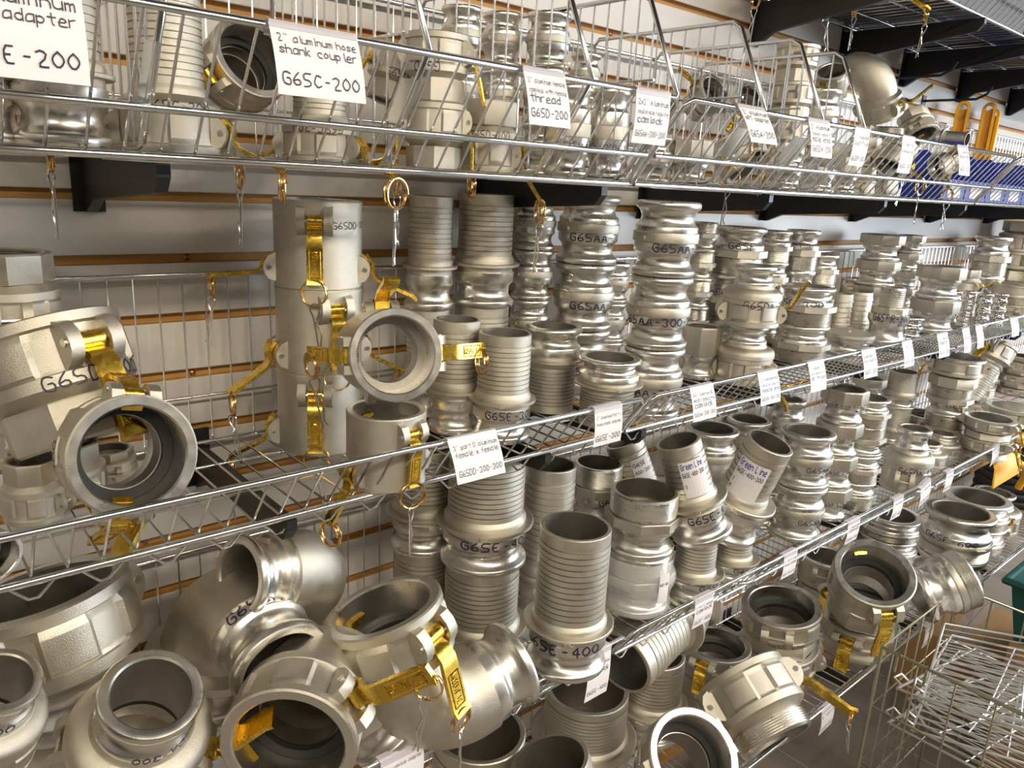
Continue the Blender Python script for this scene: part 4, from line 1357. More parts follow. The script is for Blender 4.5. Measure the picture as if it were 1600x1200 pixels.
    ('AS', 'tiny polished adapter, upper of the fourth slim column at the far end', 'polished double adapters on the middle shelf', (2.7069, -0.22, 1.2382), (0.0, 0.0, -163.5), 0.02106, 1.167, {}),
    ('F', 'threaded adapter, lower of the blurred far column by the brass levers', 'threaded male adapters on the middle shelf', (2.9311, -0.095, 1.32), (180.0, -0.0, -162.5), 0.05501, 1.097, {}),
    ('F', 'threaded adapter, upper of the blurred far column by the brass levers', 'threaded male adapters on the middle shelf', (2.9311, -0.095, 1.451), (180.0, -0.0, -162.5), 0.05501, 1.097, {}),
    ('D', 'cam coupler, bottom of the far dark stack with brass levers', 'cam couplers on the middle shelf', (3.2047, -0.1, 1.189), (0.0, -0.0, 156.0), 0.06042, 0.802, {'a': [(0, 20, 0, 1)]}),
    ('D', 'cam coupler, middle of the far dark stack with brass levers', 'cam couplers on the middle shelf', (3.2047, -0.1, 1.3973), (180.0, -0.0, -134.0), 0.06042, 0.802, {'a': [(0, 10, 0, 1)]}),
    ('D', 'cam coupler, top of the far dark stack with brass levers', 'cam couplers on the middle shelf', (3.2047, -0.1, 1.3973), (0.0, -0.0, 156.0), 0.06042, 0.802, {'a': [(0, 140, 0, 1)]}),
    ('DP', 'pale cam coupler, lower of the pair behind the tiny polished adapters', 'cam couplers on the middle shelf', (2.8256, -0.07, 1.189), (0.0, 0.0, -161.4), 0.03711, 0.962, {}),
    ('DP', 'pale cam coupler, upper of the pair behind the tiny polished adapters', 'cam couplers on the middle shelf', (2.8256, -0.07, 1.2657), (0.0, -0.0, -101.4), 0.03711, 0.962, {'a': [(0, 60, 0, 1)]}),
    ('BP', 'wide pale cam coupler, lower of two at the far end', 'threaded couplers on the middle shelf', (2.8224, -0.22, 1.2504), (180.0, -0.0, -164.2), 0.05167, 0.625, {}),
    ('BP', 'wide pale cam coupler, upper of two at the far end', 'threaded couplers on the middle shelf', (2.8224, -0.22, 1.3118), (180.0, -0.0, -104.2), 0.05167, 0.625, {'a': [(0, 20, 0, 1)]}),
    ('D', 'cam coupler at the foot of the hidden near-end stack', 'cam couplers on the middle shelf', (0.1262, -0.075, 1.2762), (180.0, -0.0, -97.6), 0.03752, 1.081, {}),
    ('D', 'cam coupler in the middle of the hidden near-end stack', 'cam couplers on the middle shelf', (0.1262, -0.075, 1.2762), (0.0, 0.0, -97.6), 0.03752, 1.081, {}),
    ('D', 'octagon topped cam coupler standing at the near end behind others', 'cam couplers on the middle shelf', (0.1262, -0.075, 1.3634), (0.0, 0.0, -97.6), 0.03752, 1.081, {}),
    ('D', 'large cam coupler leaning nose up with a brass lever down its side', 'cam couplers on the middle shelf', (0.1441, -0.1121, 1.3752), (-178.6, -23.7, -69.1), 0.05859, 1, {'a': [(0, 4, 0, 0)], 'm': [('G65D-400', -362, 0.26, (0.02, None), 1)]}),
    ('D', 'cam coupler with its wide bright ring facing out, near end', 'cam couplers on the middle shelf', (0.1772, -0.3065, 1.2883), (-133.9, -73.6, 44.5), 0.04414, 1, {'a': [(0, 10, 0, 0), (180, 25, 0, 0)], 'm': [('G65D-300', 238, 0.26, (0, None), 0)]}),
    ('D', 'octagon topped cam coupler seen through the bright ring', 'cam couplers on the middle shelf', (0.2097, -0.065, 1.189), (0.0, 0.0, -102.4), 0.02288, 0.544, {}),
    ('D', 'octagon socket coupler half hidden beside the bright ring', 'cam couplers on the middle shelf', (0.1168, -0.16, 1.189), (-0.0, -0.0, -37.7), 0.02317, 1.264, {}),
    ('D', 'pale cam coupler low behind the lip rail under the bright ring', 'cam couplers on the middle shelf', (0.1562, -0.12, 1.189), (0.0, -0.0, -79.8), 0.02866, 1, {'a': [(0, 120, 0, 0), (180, 20, 0, 0)]}),
    ('D', 'cam coupler lying at the near corner with its mouth toward the rail', 'cam couplers on the middle shelf', (0.066, -0.2934, 1.214), (83.0, -46.6, -150.2), 0.01795, 1, {}),
    ('D', 'hex ended cam coupler lying on the near pile under the leaning coupler', 'cam couplers on the middle shelf', (0.1147, -0.046, 1.2525), (-120.4, -28.4, -115.1), 0.02568, 1, {}),
    ('EL', 'ridged hose shank adapter with bold black writing, front of the lower basket', 'hose shank adapters on the lower shelf', (0.7347, -0.34, 0.864), (0.0, 0.0, -137.2), 0.05848, 0.886, {'m': [('G65E-400', -8, 0.3, (0, None), 0)]}),
    ('E', 'ridged hose shank adapter, lower of the wide pair under the double couplers', 'hose shank adapters on the lower shelf', (0.6876, -0.195, 0.805), (0.0, -0.0, -129.8), 0.06568, 0.76, {'m': [('G65E-400', 26, 0.26, (0, None), 0)]}),
    ('E', 'ridged hose shank adapter, upper of the wide pair under the double couplers', 'hose shank adapters on the lower shelf', (0.6876, -0.195, 0.9832), (0.0, -0.0, -129.8), 0.06568, 0.76, {'m': [('G65E-400', 26, 0.26, (0, None), 0)]}),
    ('E', 'ridged hose shank adapter, lower of the shaded pair against the lower mesh', 'hose shank adapters on the lower shelf', (0.6485, -0.09, 0.805), (-0.0, -0.0, -24.9), 0.05344, 0.89, {}),
    ('E', 'ridged hose shank adapter, upper of the shaded pair against the lower mesh', 'hose shank adapters on the lower shelf', (0.6485, -0.09, 0.9748), (-0.0, -0.0, -64.9), 0.05344, 0.89, {}),
    ('EL', 'ridged hose shank adapter rising behind the front shank, top under the middle basket', 'hose shank adapters on the lower shelf', (0.8578, -0.16, 0.805), (0.0, -0.0, -114.9), 0.0478, 1.42, {}),
    ('F', 'threaded adapter, lower of the half hidden pair behind the front shank', 'threaded male adapters on the lower shelf', (1.0548, -0.09, 0.805), (0.0, 0.0, -138.6), 0.04757, 1.095, {'m': [('G65F', 40, 0.28, (0, None), 0)]}),
    ('F', 'threaded adapter, upper of the half hidden pair behind the front shank', 'threaded male adapters on the lower shelf', (1.0548, -0.09, 0.918), (0.0, 0.0, -138.6), 0.04757, 1.095, {'m': [('G65F', 40, 0.28, (0, None), 0)]}),
    ('F', 'threaded adapter peeking between front shank and the wrapped column', 'threaded male adapters on the lower shelf', (1.0074, -0.16, 0.805), (0.0, 0.0, -139.5), 0.0341, 0.893, {}),
    ('F', 'threaded adapter wrapped in clear plastic, under its twin', 'threaded male adapters on the lower shelf', (1.0286, -0.2278, 0.805), (0.0, 0.0, -142.4), 0.0612, 0.843, {'film': 1, 'st': (1.25, 1.17, 0.75, 0.35, 1.1, [('G65F-400', 0.4, 0.1, 'ink')])}),
    ('F', 'threaded adapter standing on the plastic wrapped one', 'threaded male adapters on the lower shelf', (1.0286, -0.2278, 0.9169), (0.0, 0.0, -142.4), 0.0612, 0.843, {}),
    ('ER', 'stepped hose adapter standing under the one with a torn sticker', 'stepped hose adapters on the lower shelf', (1.1472, -0.2701, 0.805), (0.0, 0.0, -146.8), 0.05149, 0.667, {'m': [('G65E', 48, 0.28, (0, None), 0)]}),
    ('ER', 'stepped hose adapter standing under the tipped one with bold sticker', 'stepped hose adapters on the lower shelf', (1.2706, -0.2729, 0.805), (0.0, 0.0, -149.5), 0.04902, 0.633, {'m': [('G65E', 40, 0.28, (0, None), 0)]}),
    ('ER', 'stepped hose adapter with torn sticker, leaning atop another', 'stepped hose adapters on the lower shelf', (1.1381, -0.2859, 0.9364), (20.3, 2.8, -136.5), 0.05556, 1, {'m': [('G65E-400', 35, 0.26, (0, None), 0)], 'st': (2.35, 0.74, 0.3, 0.85, 1.25, [('Green Line', 0.2, 0.2, 'blueink'), ('G65E-400-300', 0.42, 0.15, 'ink'), ('1', 0.72, 0.12, 'ink')])}),
    ('ER', 'stepped hose adapter with bold sticker, tipped over atop another', 'stepped hose adapters on the lower shelf', (1.2485, -0.26, 0.905), (-17.8, 4.0, -158.1), 0.06111, 1, {'st': (2.25, 0.74, -0.1, 1.0, 1.3, [('Green Line', 0.2, 0.22, 'blueink'), ('G65E-400-300', 0.4, 0.15, 'ink'), ('1', 0.66, 0.12, 'ink'), ('B', 0.85, 0.1, 'ink')])}),
    ('ER', 'stepped hose adapter with pale sticker, deep behind the torn one', 'stepped hose adapters on the lower shelf', (1.1684, -0.1434, 0.895), (22.8, -2.5, -133.4), 0.05278, 1, {'st': (2.35, 0.74, 0.5, 0.8, 1.0, [('G65E', 0.3, 0.15, 'ink'), ('400-300', 0.6, 0.13, 'ink')])}),
    ('AA', 'double male adapter, lower of the shaded pair behind the stickered adapters', 'double male adapters on the lower shelf', (1.3935, -0.11, 0.805), (0.0, 0.0, -146.9), 0.05817, 0.85, {}),
    ('AA', 'double male adapter, upper of the shaded pair behind the stickered adapters', 'double male adapters on the lower shelf', (1.3935, -0.11, 0.9266), (0.0, 0.0, -146.9), 0.05817, 0.85, {}),
    ('AA', 'double male adapter, lower of the half hidden column behind the tipped adapter', 'double male adapters on the lower shelf', (1.6243, -0.06, 0.805), (0.0, 0.0, -149.4), 0.05305, 0.811, {}),
    ('AA', 'double male adapter, upper of the half hidden column behind the tipped adapter', 'double male adapters on the lower shelf', (1.6243, -0.06, 0.9109), (0.0, 0.0, -149.4), 0.05305, 0.811, {}),
    ('AA', 'double male adapter, lower of the front grooved column beside the tipped adapter', 'double male adapters on the lower shelf', (1.5608, -0.2446, 0.805), (0.0, 0.0, -153.6), 0.05848, 0.857, {'m': [('G65AA', 40, 0.22, (0, None), 0)]}),
    ('AA', 'double male adapter, upper of the front grooved column beside the tipped adapter', 'double male adapters on the lower shelf', (1.5608, -0.2446, 0.9282), (0.0, 0.0, -153.6), 0.05848, 0.857, {'m': [('G65AA', 40, 0.22, (0, None), 0)]}),
    ('AA', 'double male adapter, lower of the column just behind the front grooved one', 'double male adapters on the lower shelf', (1.5564, -0.16, 0.805), (0.0, 0.0, -151.1), 0.05741, 0.602, {}),
    ('AA', 'double male adapter, upper of the column just behind the front grooved one', 'double male adapters on the lower shelf', (1.5564, -0.16, 0.89), (0.0, 0.0, -151.1), 0.05741, 0.602, {}),
    ('A', 'hex socket adapter, lowest of the four high column on the lower basket', 'hex socket adapters on the lower shelf', (1.7217, -0.2371, 0.805), (0.0, 0.0, -155.5), 0.04574, 1.104, {'m': [('G65FT-400', 35, 0.22, (0, None), 0)]}),
    ('A', 'hex socket adapter, second of the four high column on the lower basket', 'hex socket adapters on the lower shelf', (1.7217, -0.2371, 0.8848), (0.0, 0.0, -155.5), 0.04574, 1.104, {'m': [('G65FT-400', 35, 0.22, (0, None), 0)]}),
    ('A', 'hex socket adapter, third of the four high column on the lower basket', 'hex socket adapters on the lower shelf', (1.7217, -0.2371, 0.9645), (0.0, 0.0, -155.5), 0.04574, 1.104, {'m': [('G65FT-400', 35, 0.22, (0, None), 0)]}),
    ('A', 'hex socket adapter, top of the four high column on the lower basket', 'hex socket adapters on the lower shelf', (1.7217, -0.2371, 1.0443), (0.0, 0.0, -155.5), 0.04574, 1.104, {'m': [('G65FT-400', 35, 0.22, (0, None), 0)]}),
    ('F', 'threaded male adapter, lowest of the four high column with blue sheen', 'threaded male adapters on the lower shelf', (1.8422, -0.2453, 0.8755), (180.0, -0.0, -157.2), 0.04674, 0.695, {}),
    ('F', 'threaded male adapter, second of the four high column with blue sheen', 'threaded male adapters on the lower shelf', (1.8422, -0.2453, 0.946), (180.0, -0.0, -157.2), 0.04674, 0.695, {}),
    ('F', 'threaded male adapter, third of the four high column with blue sheen', 'threaded male adapters on the lower shelf', (1.8422, -0.2453, 0.946), (0.0, 0.0, -157.2), 0.04674, 0.695, {}),
    ('F', 'threaded male adapter, top of the four high column with blue sheen', 'threaded male adapters on the lower shelf', (1.8422, -0.2453, 1.0869), (180.0, -0.0, -157.2), 0.04674, 0.695, {}),
    ('DA', 'knobbed reducer with small grooved top, front of its cluster', 'flared reducers on the lower shelf', (2.0787, -0.273, 0.805), (0.0, 0.0, -160.2), 0.04302, 1.346, {'m': [('G65DA-400', 35, 0.3, (-0.95, 1.385), 0)]}),
    ('DA', 'reducer with small grooved top, middle of the cluster', 'flared reducers on the lower shelf', (2.3464, -0.22, 0.805), (0.0, 0.0, -161.2), 0.03981, 0.555, {}),
    ('DA', 'reducer with small grooved top, rear of the cluster', 'flared reducers on the lower shelf', (2.4807, -0.21, 0.805), (0.0, 0.0, -161.9), 0.03947, 0.567, {}),
    ('DA', 'reducer hidden under the mouth-up hose coupler', 'flared reducers on the lower shelf', (2.638, -0.095, 0.805), (0.0, 0.0, -160.7), 0.0565, 0.247, {}),
    ('D', 'cam coupler standing mouth up behind the knobbed reducers', 'cam couplers on the lower shelf', (2.638, -0.095, 0.8761), (180.0, -0.0, 139.3), 0.0565, 0.247, {'a': [(0, 20, 0, 1)]}),
    ('F', 'threaded adapter at the foot of the tallest far column', 'threaded male adapters on the lower shelf', (2.5993, -0.17, 0.805), (0.0, 0.0, -161.9), 0.06118, 0.72, {}),
    ('F', 'threaded adapter under the tall mouth-up coupler', 'threaded male adapters on the lower shelf', (2.5993, -0.17, 0.9006), (0.0, 0.0, -161.9), 0.06118, 0.72, {'m': [('G65F', 30, 0.3, (0, None), 0)]}),
    ('D', 'large cam coupler mouth up with brass lever, tallest far column', 'cam couplers on the lower shelf', (2.5993, -0.17, 1.091), (180.0, -0.0, 118.1), 0.06118, 0.72, {'a': [(0, 10, 0, 1)]}),
    ('D', 'low broad cam coupler, lower of the pair with folded levers', 'cam couplers on the lower shelf', (2.5781, -0.3008, 0.867), (180.0, -0.0, -89.4), 0.05542, 0.52, {'a': [(0, 16, 0, 1)]}),
    ('D', 'low broad cam coupler, upper of the pair with folded levers', 'cam couplers on the lower shelf', (2.5781, -0.3008, 0.929), (180.0, -0.0, -89.4), 0.05542, 0.52, {'a': [(0, 16, 0, 1), (180, 14, 0, 1)], 'm': [('G65D', 120, 0.24, (0.0, None), 1)]}),
    ('CAP', 'wide dust cap with a blank lid, lower of the far pile', 'dust caps on the lower shelf', (2.8409, -0.295, 0.8621), (180.0, -0.0, -165.7), 0.06937, 0.588, {}),
    ('CAP', 'wide dust cap with a blank lid, upper of the far pile', 'dust caps on the lower shelf', (2.8409, -0.295, 0.9192), (180.0, -0.0, -115.7), 0.06937, 0.588, {'a': [(0, 12, 0, 1)]}),
    ('D', 'grey cam coupler, bottom of the trio behind the tall mouth-up coupler', 'cam couplers on the lower shelf', (3.1167, -0.085, 0.805), (0.0, 0.0, -163.3), 0.04665, 0.641, {}),
    ('D', 'grey cam coupler, middle of the trio behind the tall mouth-up coupler', 'cam couplers on the lower shelf', (3.1167, -0.085, 0.8693), (0.0, 0.0, -163.3), 0.04665, 0.641, {}),
    ('D', 'grey cam coupler, top of the trio behind the tall mouth-up coupler', 'cam couplers on the lower shelf', (3.1167, -0.085, 0.9336), (0.0, 0.0, -163.3), 0.04665, 0.641, {}),
    ('C', 'hose coupler tipped over on the trio at the far end', 'hose couplers on the lower shelf', (2.9254, -0.1763, 1.1037), (171.0, -23.9, 178.4), 0.05078, 1, {'a': [(0, 30, 0, 1)]}),
    ('A', 'hex adapter, lowest of the shaded column behind the four high column', 'hex socket adapters on the lower shelf', (2.238, -0.07, 0.805), (0.0, 0.0, -157.0), 0.03961, 0.954, {}),
    ('A', 'hex adapter, second of the shaded column behind the four high column', 'hex socket adapters on the lower shelf', (2.238, -0.07, 0.8647), (0.0, 0.0, -157.0), 0.03961, 0.954, {}),
    ('A', 'hex adapter, third of the shaded column behind the four high column', 'hex socket adapters on the lower shelf', (2.238, -0.07, 0.9244), (0.0, 0.0, -157.0), 0.03961, 0.954, {}),
    ('A', 'hex adapter, top of the shaded column behind the four high column', 'hex socket adapters on the lower shelf', (2.238, -0.07, 0.9841), (0.0, 0.0, -157.0), 0.03961, 0.954, {}),
    ('AA', 'double male adapter, lower of the dim column under the fourth middle tag', 'double male adapters on the lower shelf', (1.7742, -0.07, 0.805), (0.0, 0.0, -151.8), 0.04708, 1.055, {}),
    ('AA', 'double male adapter, upper of the dim column under the fourth middle tag', 'double male adapters on the lower shelf', (1.7742, -0.07, 0.9272), (0.0, 0.0, -151.8), 0.04708, 1.055, {}),
    ('E', 'ridged hose shank adapter, lower of the dim pair deep under the eighth middle tag', 'hose shank adapters on the lower shelf', (2.4704, -0.07, 0.805), (0.0, 0.0, -159.0), 0.04721, 0.682, {}),
    ('E', 'ridged hose shank adapter, upper of the dim pair deep under the eighth middle tag', 'hose shank adapters on the lower shelf', (2.4704, -0.07, 0.9199), (0.0, 0.0, -159.0), 0.04721, 0.682, {}),
    ('D', 'grey coupler, bottom of the far stack beside the tipped hose coupler', 'cam couplers on the lower shelf', (3.5867, -0.09, 0.805), (0.0, 0.0, -165.5), 0.05766, 0.436, {}),
    ('D', 'grey coupler, middle of the far stack beside the tipped hose coupler', 'cam couplers on the lower shelf', (3.5867, -0.09, 0.8591), (0.0, 0.0, -165.5), 0.05766, 0.436, {}),
    ('D', 'grey coupler, top of the far stack beside the tipped hose coupler', 'cam couplers on the lower shelf', (3.5867, -0.09, 0.9132), (0.0, -0.0, 154.5), 0.05766, 0.436, {'a': [(0, 40, 0, 1)]}),
    ('L', 'big cast elbow with brass lever, mouth up, grooved end over the rail', 'cast elbows on the lower shelf', (0.4505, -0.2883, 1.0305), (-12.0, -13.3, -4.9), 0.05898, 1, {'a': [(0, 0, 0, 2), (180, 0, 0, 0)], 'cr': 69}),
    ('L', 'cast elbow on top of the pile, grooved mouth facing the mesh', 'cast elbows on the lower shelf', (0.3847, -0.1121, 0.939), (145.5, -13.0, -169.3), 0.049, 1, {}),
    ('L', 'cast elbow with marker writing, grooved mouth facing down the pile', 'cast elbows on the lower shelf', (0.2714, -0.1, 0.8665), (162.8, 11.7, -89.4), 0.05841, 1, {'gm': ('G65CA90', 75, 0.26, 0)}),
    ('L', 'cast elbow with its coupler mouth and brass lever at the front', 'cast elbows on the lower shelf', (0.2873, -0.37, 0.9603), (92.8, 52.4, -37.7), 0.05656, 1, {'a': [(0, 100, 0, 2), (180, 0, 0, 0)], 'cr': 276}),
    ('DA', 'flared reducer at the front, thick grooved mouth tilted up', 'flared reducers on the lower shelf', (0.1614, -0.2551, 0.9252), (24.0, 15.5, -21.7), 0.0485, 1, {'m': [('G65DA-300', -47, 0.2, (-0.02, None), 1)], 'a': [(0, 30, 0, 0)]}),
    ('DA', 'flared reducer with boldly written number at the near corner', 'flared reducers on the lower shelf', (0.0326, -0.2671, 1.0172), (-21.2, 16.0, -113.8), 0.034, 1, {'m': [('300', 24, 0.3, (-0.02, None), 0)]}),
    ('CR', 'large cam coupler tilted mouth up at the near end of lower basket', 'cam couplers on the lower shelf', (0.118, -0.1056, 1.0786), (167.1, -1.0, 32.3), 0.07148, 1, {'a': [(0, 130, 0, 2)]}),
    ('DA', 'flared reducer behind the front pair, under the large tilted coupler', 'flared reducers on the lower shelf', (0.1544, -0.1545, 0.8138), (8.5, -9.8, -94.5), 0.062, 1, {}),
    ('E', 'ridged hose shank adapter with a very wide open mouth below the big elbow', 'hose shank adapters on the bottom shelf', (0.6944, -0.2, 0.41), (0.0, 0.0, -130.3), 0.08784, 0.824, {}),
    ('E', 'ridged hose shank adapter tipped toward the aisle with a wide mouth, beside the upright one', 'hose shank adapters on the bottom shelf', (0.7731, -0.4014, 0.4511), (18.1, -4.9, -121.8), 0.07225, 1, {}),
    ('E', 'ridged hose shank adapter standing upright under the lying one, bottom basket', 'hose shank adapters on the bottom shelf', (1.0114, -0.15, 0.41), (0.0, 0.0, -139.3), 0.09506, 0.501, {}),
    ('E', 'ridged hose shank adapter lying on its side with a tan mouth under the rail', 'hose shank adapters on the bottom shelf', (1.2223, -0.2228, 0.7577), (106.8, -56.9, -96.1), 0.07225, 1, {}),
    ('E', 'ridged hose shank adapter upright behind the lying one, beside stacked couplers', 'hose shank adapters on the bottom shelf', (1.1957, -0.1728, 0.41), (0.0, 0.0, -144.7), 0.06978, 0.756, {}),
    ('B', 'large cam coupler with its white rim facing out at the front', 'threaded couplers on the bottom shelf', (1.0247, -0.3985, 0.5855), (143.8, 11.3, 168.2), 0.06445, 1, {}),
    ('D', 'grey cam coupler, lower of the pair behind the white rim', 'cam couplers on the bottom shelf', (1.384, -0.1993, 0.4867), (180.0, -0.0, -129.3), 0.05897, 0.605, {'a': [(0, 2, 0, 0)]}),
    ('D', 'grey cam coupler, upper of the pair behind the white rim', 'cam couplers on the bottom shelf', (1.384, -0.1993, 0.5635), (180.0, -0.0, -167.3), 0.05897, 0.605, {'a': [(0, 2, 0, 0)]}),
    ('D', 'grey cam coupler, lower of the pair by the white tag', 'cam couplers on the bottom shelf', (1.5783, -0.2453, 0.5152), (173.6, 4.7, 125.9), 0.07086, 0.691, {'a': [(0, 10, 0, 1)], 'm': [('G65D-600', -110, 0.16, (0.0, None), 1)]}),
    ('D', 'grey cam coupler, upper of the pair by the white tag', 'cam couplers on the bottom shelf', (1.5636, -0.2453, 0.6204), (-176.4, 7.1, -153.4), 0.07086, 0.691, {'m': [('G65D-600', -15, 0.16, (0, None), 1)]}),
    ('BS', 'threaded cam coupler tipped over with lever hanging to the tag', 'threaded couplers on the bottom shelf', (1.3075, -0.3033, 0.5724), (121.8, -16.3, -22.3), 0.07577, 1, {'a': [(0, 30, 0, 2), (180, 6, 0, 0)]}),
    ('D', 'slim grey coupler standing for the stack behind the lever stack', 'cam couplers on the bottom shelf', (2.0465, -0.115, 0.5453), (180.0, -0.0, -156.1), 0.05594, 1.125, {}),
    ('D', 'cam coupler atop the lever stack, blue-white rim gaping up', 'cam couplers on the bottom shelf', (1.7079, -0.3818, 0.7214), (-170.6, 28.8, -126.0), 0.07031, 1, {'a': [(0, 10, 0, 0), (180, 0, 0, 0)]}),
    ('D', 'dark cam coupler with long brass lever, bottom of the lever stack', 'cam couplers on the bottom shelf', (1.8809, -0.3048, 0.4963), (180.0, -0.0, -171.2), 0.07356, 0.546, {'a': [(0, 6, 0, 0), (180, 4, 0, 0)]}),
    ('D', 'dark cam coupler, second of the lever stack under the gaping rim', 'cam couplers on the bottom shelf', (1.8809, -0.3048, 0.5827), (180.0, -0.0, 140.8), 0.07356, 0.546, {'a': [(0, 4, 0, 0)]}),
    ('FW', 'wide grooved adapter, lower of the pile under the rail by the gaping rim', 'wide ring adapters on the bottom shelf', (2.5187, -0.0968, 0.4799), (180.0, -0.0, -159.9), 0.09233, 0.433, {}),
    ('FW', 'wide grooved adapter, upper of the pile under the rail by the gaping rim', 'wide ring adapters on the bottom shelf', (2.5187, -0.0968, 0.5499), (180.0, -0.0, -159.9), 0.09233, 0.433, {}),
    ('FW', 'wide threaded ring adapter, lower of the front pile by the hoses', 'wide ring adapters on the bottom shelf', (2.4112, -0.3241, 0.5423), (180.0, -0.0, -163.9), 0.09567, 0.79, {}),
    ('FW', 'wide threaded ring adapter, upper of the front pile by the hoses', 'wide ring adapters on the bottom shelf', (2.4112, -0.3241, 0.6746), (180.0, -0.0, -163.9), 0.09567, 0.79, {'m': [('G65F-600', 5, 0.22, (0, None), 1)]}),
    ('FW', 'wide grooved ring adapter, lower of the pile behind the front ring pile', 'wide ring adapters on the bottom shelf', (2.8331, -0.245, 0.4987), (180.0, -0.0, -164.7), 0.10236, 0.495, {}),
    ('FW', 'wide grooved ring adapter, upper of the pile behind the front ring pile', 'wide ring adapters on the bottom shelf', (2.8331, -0.245, 0.5873), (180.0, -0.0, -164.7), 0.10236, 0.495, {}),
    ('DA', 'large reducer with rounded grooved mouth beside the hose coil', 'flared reducers on the bottom shelf', (3.0616, -0.23, 0.41), (0.0, -0.0, -145.5), 0.06833, 0.682, {'a': [(0, 30, 0, 1)]}),
    ('FW', 'thin bright ring adapter leaning edge up beside the lever stack', 'wide ring adapters on the bottom shelf', (1.9599, -0.3974, 0.5818), (-59.0, -33.4, -148.7), 0.075, 1, {}),
    ('E', 'ridged hose shank adapter filling the near end of the top basket', 'hose shank adapters on the top shelf', (0.1571, -0.245, 1.556), (0.0, 0.0, -101.5), 0.03749, 1.149, {}),
    ('E', 'ridged hose shank adapter cut by the near end of the top basket', 'hose shank adapters on the top shelf', (0.1008, -0.22, 1.556), (0.0, 0.0, -97.2), 0.03004, 1.277, {}),
    ('C', 'hose coupler with ridged shank, next to the first divider', 'hose couplers on the top shelf', (0.2478, -0.235, 1.556), (0.0, -0.0, -32.5), 0.03597, 1.019, {'a': [(0, 118, 0, 1), (180, 100, 0, 2)], 'm': [('G65C-200', -63, 0.22, (0, None), 0)]}),
    ('C', 'hose coupler lying with its open mouth toward the aisle, upper tier', 'hose couplers on the top shelf', (0.3379, -0.22, 1.6549), (115.5, 20.7, -163.5), 0.03308, 1, {'a': [(0, 110, 0, 0)], 'm': [('G65C', -80, 0.2, (0, None), 1)]}),
    ('C', 'hose coupler with upside-down number, under the purple tag', 'hose couplers on the top shelf', (0.4005, -0.235, 1.556), (0.0, -0.0, -47.0), 0.03114, 0.943, {'a': [(0, 125, 0, 2), (180, 110, 0, 2)], 'm': [('G65C-200', -75, 0.24, (0, None), 1)]}),
    ('D', 'hex socket coupler tilted behind the second divider', 'cam couplers on the top shelf', (0.5594, -0.15, 1.6942), (174.8, -15.2, -179.3), 0.02976, 1, {'a': [(0, 20, 0, 0)], 'm': [('G65D', -60, 0.26, (0, None), 1)]}),
    ('D', 'pale cam coupler, lower of the twin stack beside the divider', 'cam couplers on the top shelf', (0.559, -0.22, 1.6317), (180.0, -0.0, 145.1), 0.02958, 1.191, {'a': [(0, 4, 0, 2), (180, 6, 0, 1)]}),
    ('D', 'pale cam coupler, upper of the twin stack beside the divider', 'cam couplers on the top shelf', (0.559, -0.22, 1.7075), (180.0, -0.0, -44.9), 0.02958, 1.191, {'a': [(0, 20, 0, 0)], 'm': [('G65D', 100, 0.3, (0, None), 0)]}),
    ('D', 'hex topped cam coupler beside the twin stack, number on its band', 'cam couplers on the top shelf', (0.6429, -0.22, 1.556), (0.0, -0.0, -48.8), 0.02967, 1.367, {'a': [(0, 140, 0, 2)], 'm': [('G65D-200', -75, 0.24, (0, None), 0)]}),
    ('AA', 'double male adapter, bottom of the column behind the twin stack', 'double male adapters on the top shelf', (0.6907, -0.09, 1.556), (0.0, 0.0, -126.6), 0.02882, 1.026, {}),
    ('AA', 'double male adapter, middle of the column behind the twin stack', 'double male adapters on the top shelf', (0.6907, -0.09, 1.6288), (0.0, 0.0, -126.6), 0.02882, 1.026, {}),
    ('AA', 'double male adapter, top of the column behind the twin stack', 'double male adapters on the top shelf', (0.6907, -0.09, 1.7015), (0.0, 0.0, -126.6), 0.02882, 1.026, {}),
    ('AA', 'double male adapter, bottom of the column behind the hex topped coupler', 'double male adapters on the top shelf', (0.7638, -0.09, 1.556), (0.0, 0.0, -129.4), 0.02906, 1.036, {}),
    ('AA', 'double male adapter, middle of the column behind the hex topped coupler', 'double male adapters on the top shelf', (0.7638, -0.09, 1.6301), (0.0, 0.0, -129.4), 0.02906, 1.036, {}),
    ('AA', 'double male adapter, top of the column behind the hex topped coupler', 'double male adapters on the top shelf', (0.7638, -0.09, 1.7041), (0.0, 0.0, -129.4), 0.02906, 1.036, {}),
    ('AA', 'double male adapter, bottom of the tall column behind the female thread tag', 'double male adapters on the top shelf', (0.809, -0.14, 1.556), (0.0, 0.0, -132.6), 0.03176, 0.956, {}),
    ('AA', 'double male adapter, middle of the tall column behind the female thread tag', 'double male adapters on the top shelf', (0.809, -0.14, 1.6307), (0.0, 0.0, -132.6), 0.03176, 0.956, {}),
    ('AA', 'double male adapter, top of the tall column behind the female thread tag', 'double male adapters on the top shelf', (0.809, -0.14, 1.7054), (0.0, 0.0, -132.6), 0.03176, 0.956, {}),
    ('AX', 'double male adapter, tall one standing before the joint divider pair', 'double male adapters on the top shelf', (0.7852, -0.22, 1.556), (0.0, 0.0, -134.5), 0.02975, 1.291, {'m': [('G65AA', 20, 0.22, (0, None), 0)]}),
    ('AX', 'double male adapter with its number written low, before the joint divider', 'double male adapters on the top shelf', (0.8483, -0.235, 1.556), (0.0, 0.0, -137.2), 0.02871, 1.352, {'m': [('G65AA-200-200', 0, 0.22, (0, None), 0)]}),
    ('AA', 'slim double male adapter, bottom of the column deep behind the joint divider', 'double male adapters on the top shelf', (0.9596, -0.07, 1.556), (0.0, 0.0, -135.3), 0.02496, 1.065, {}),
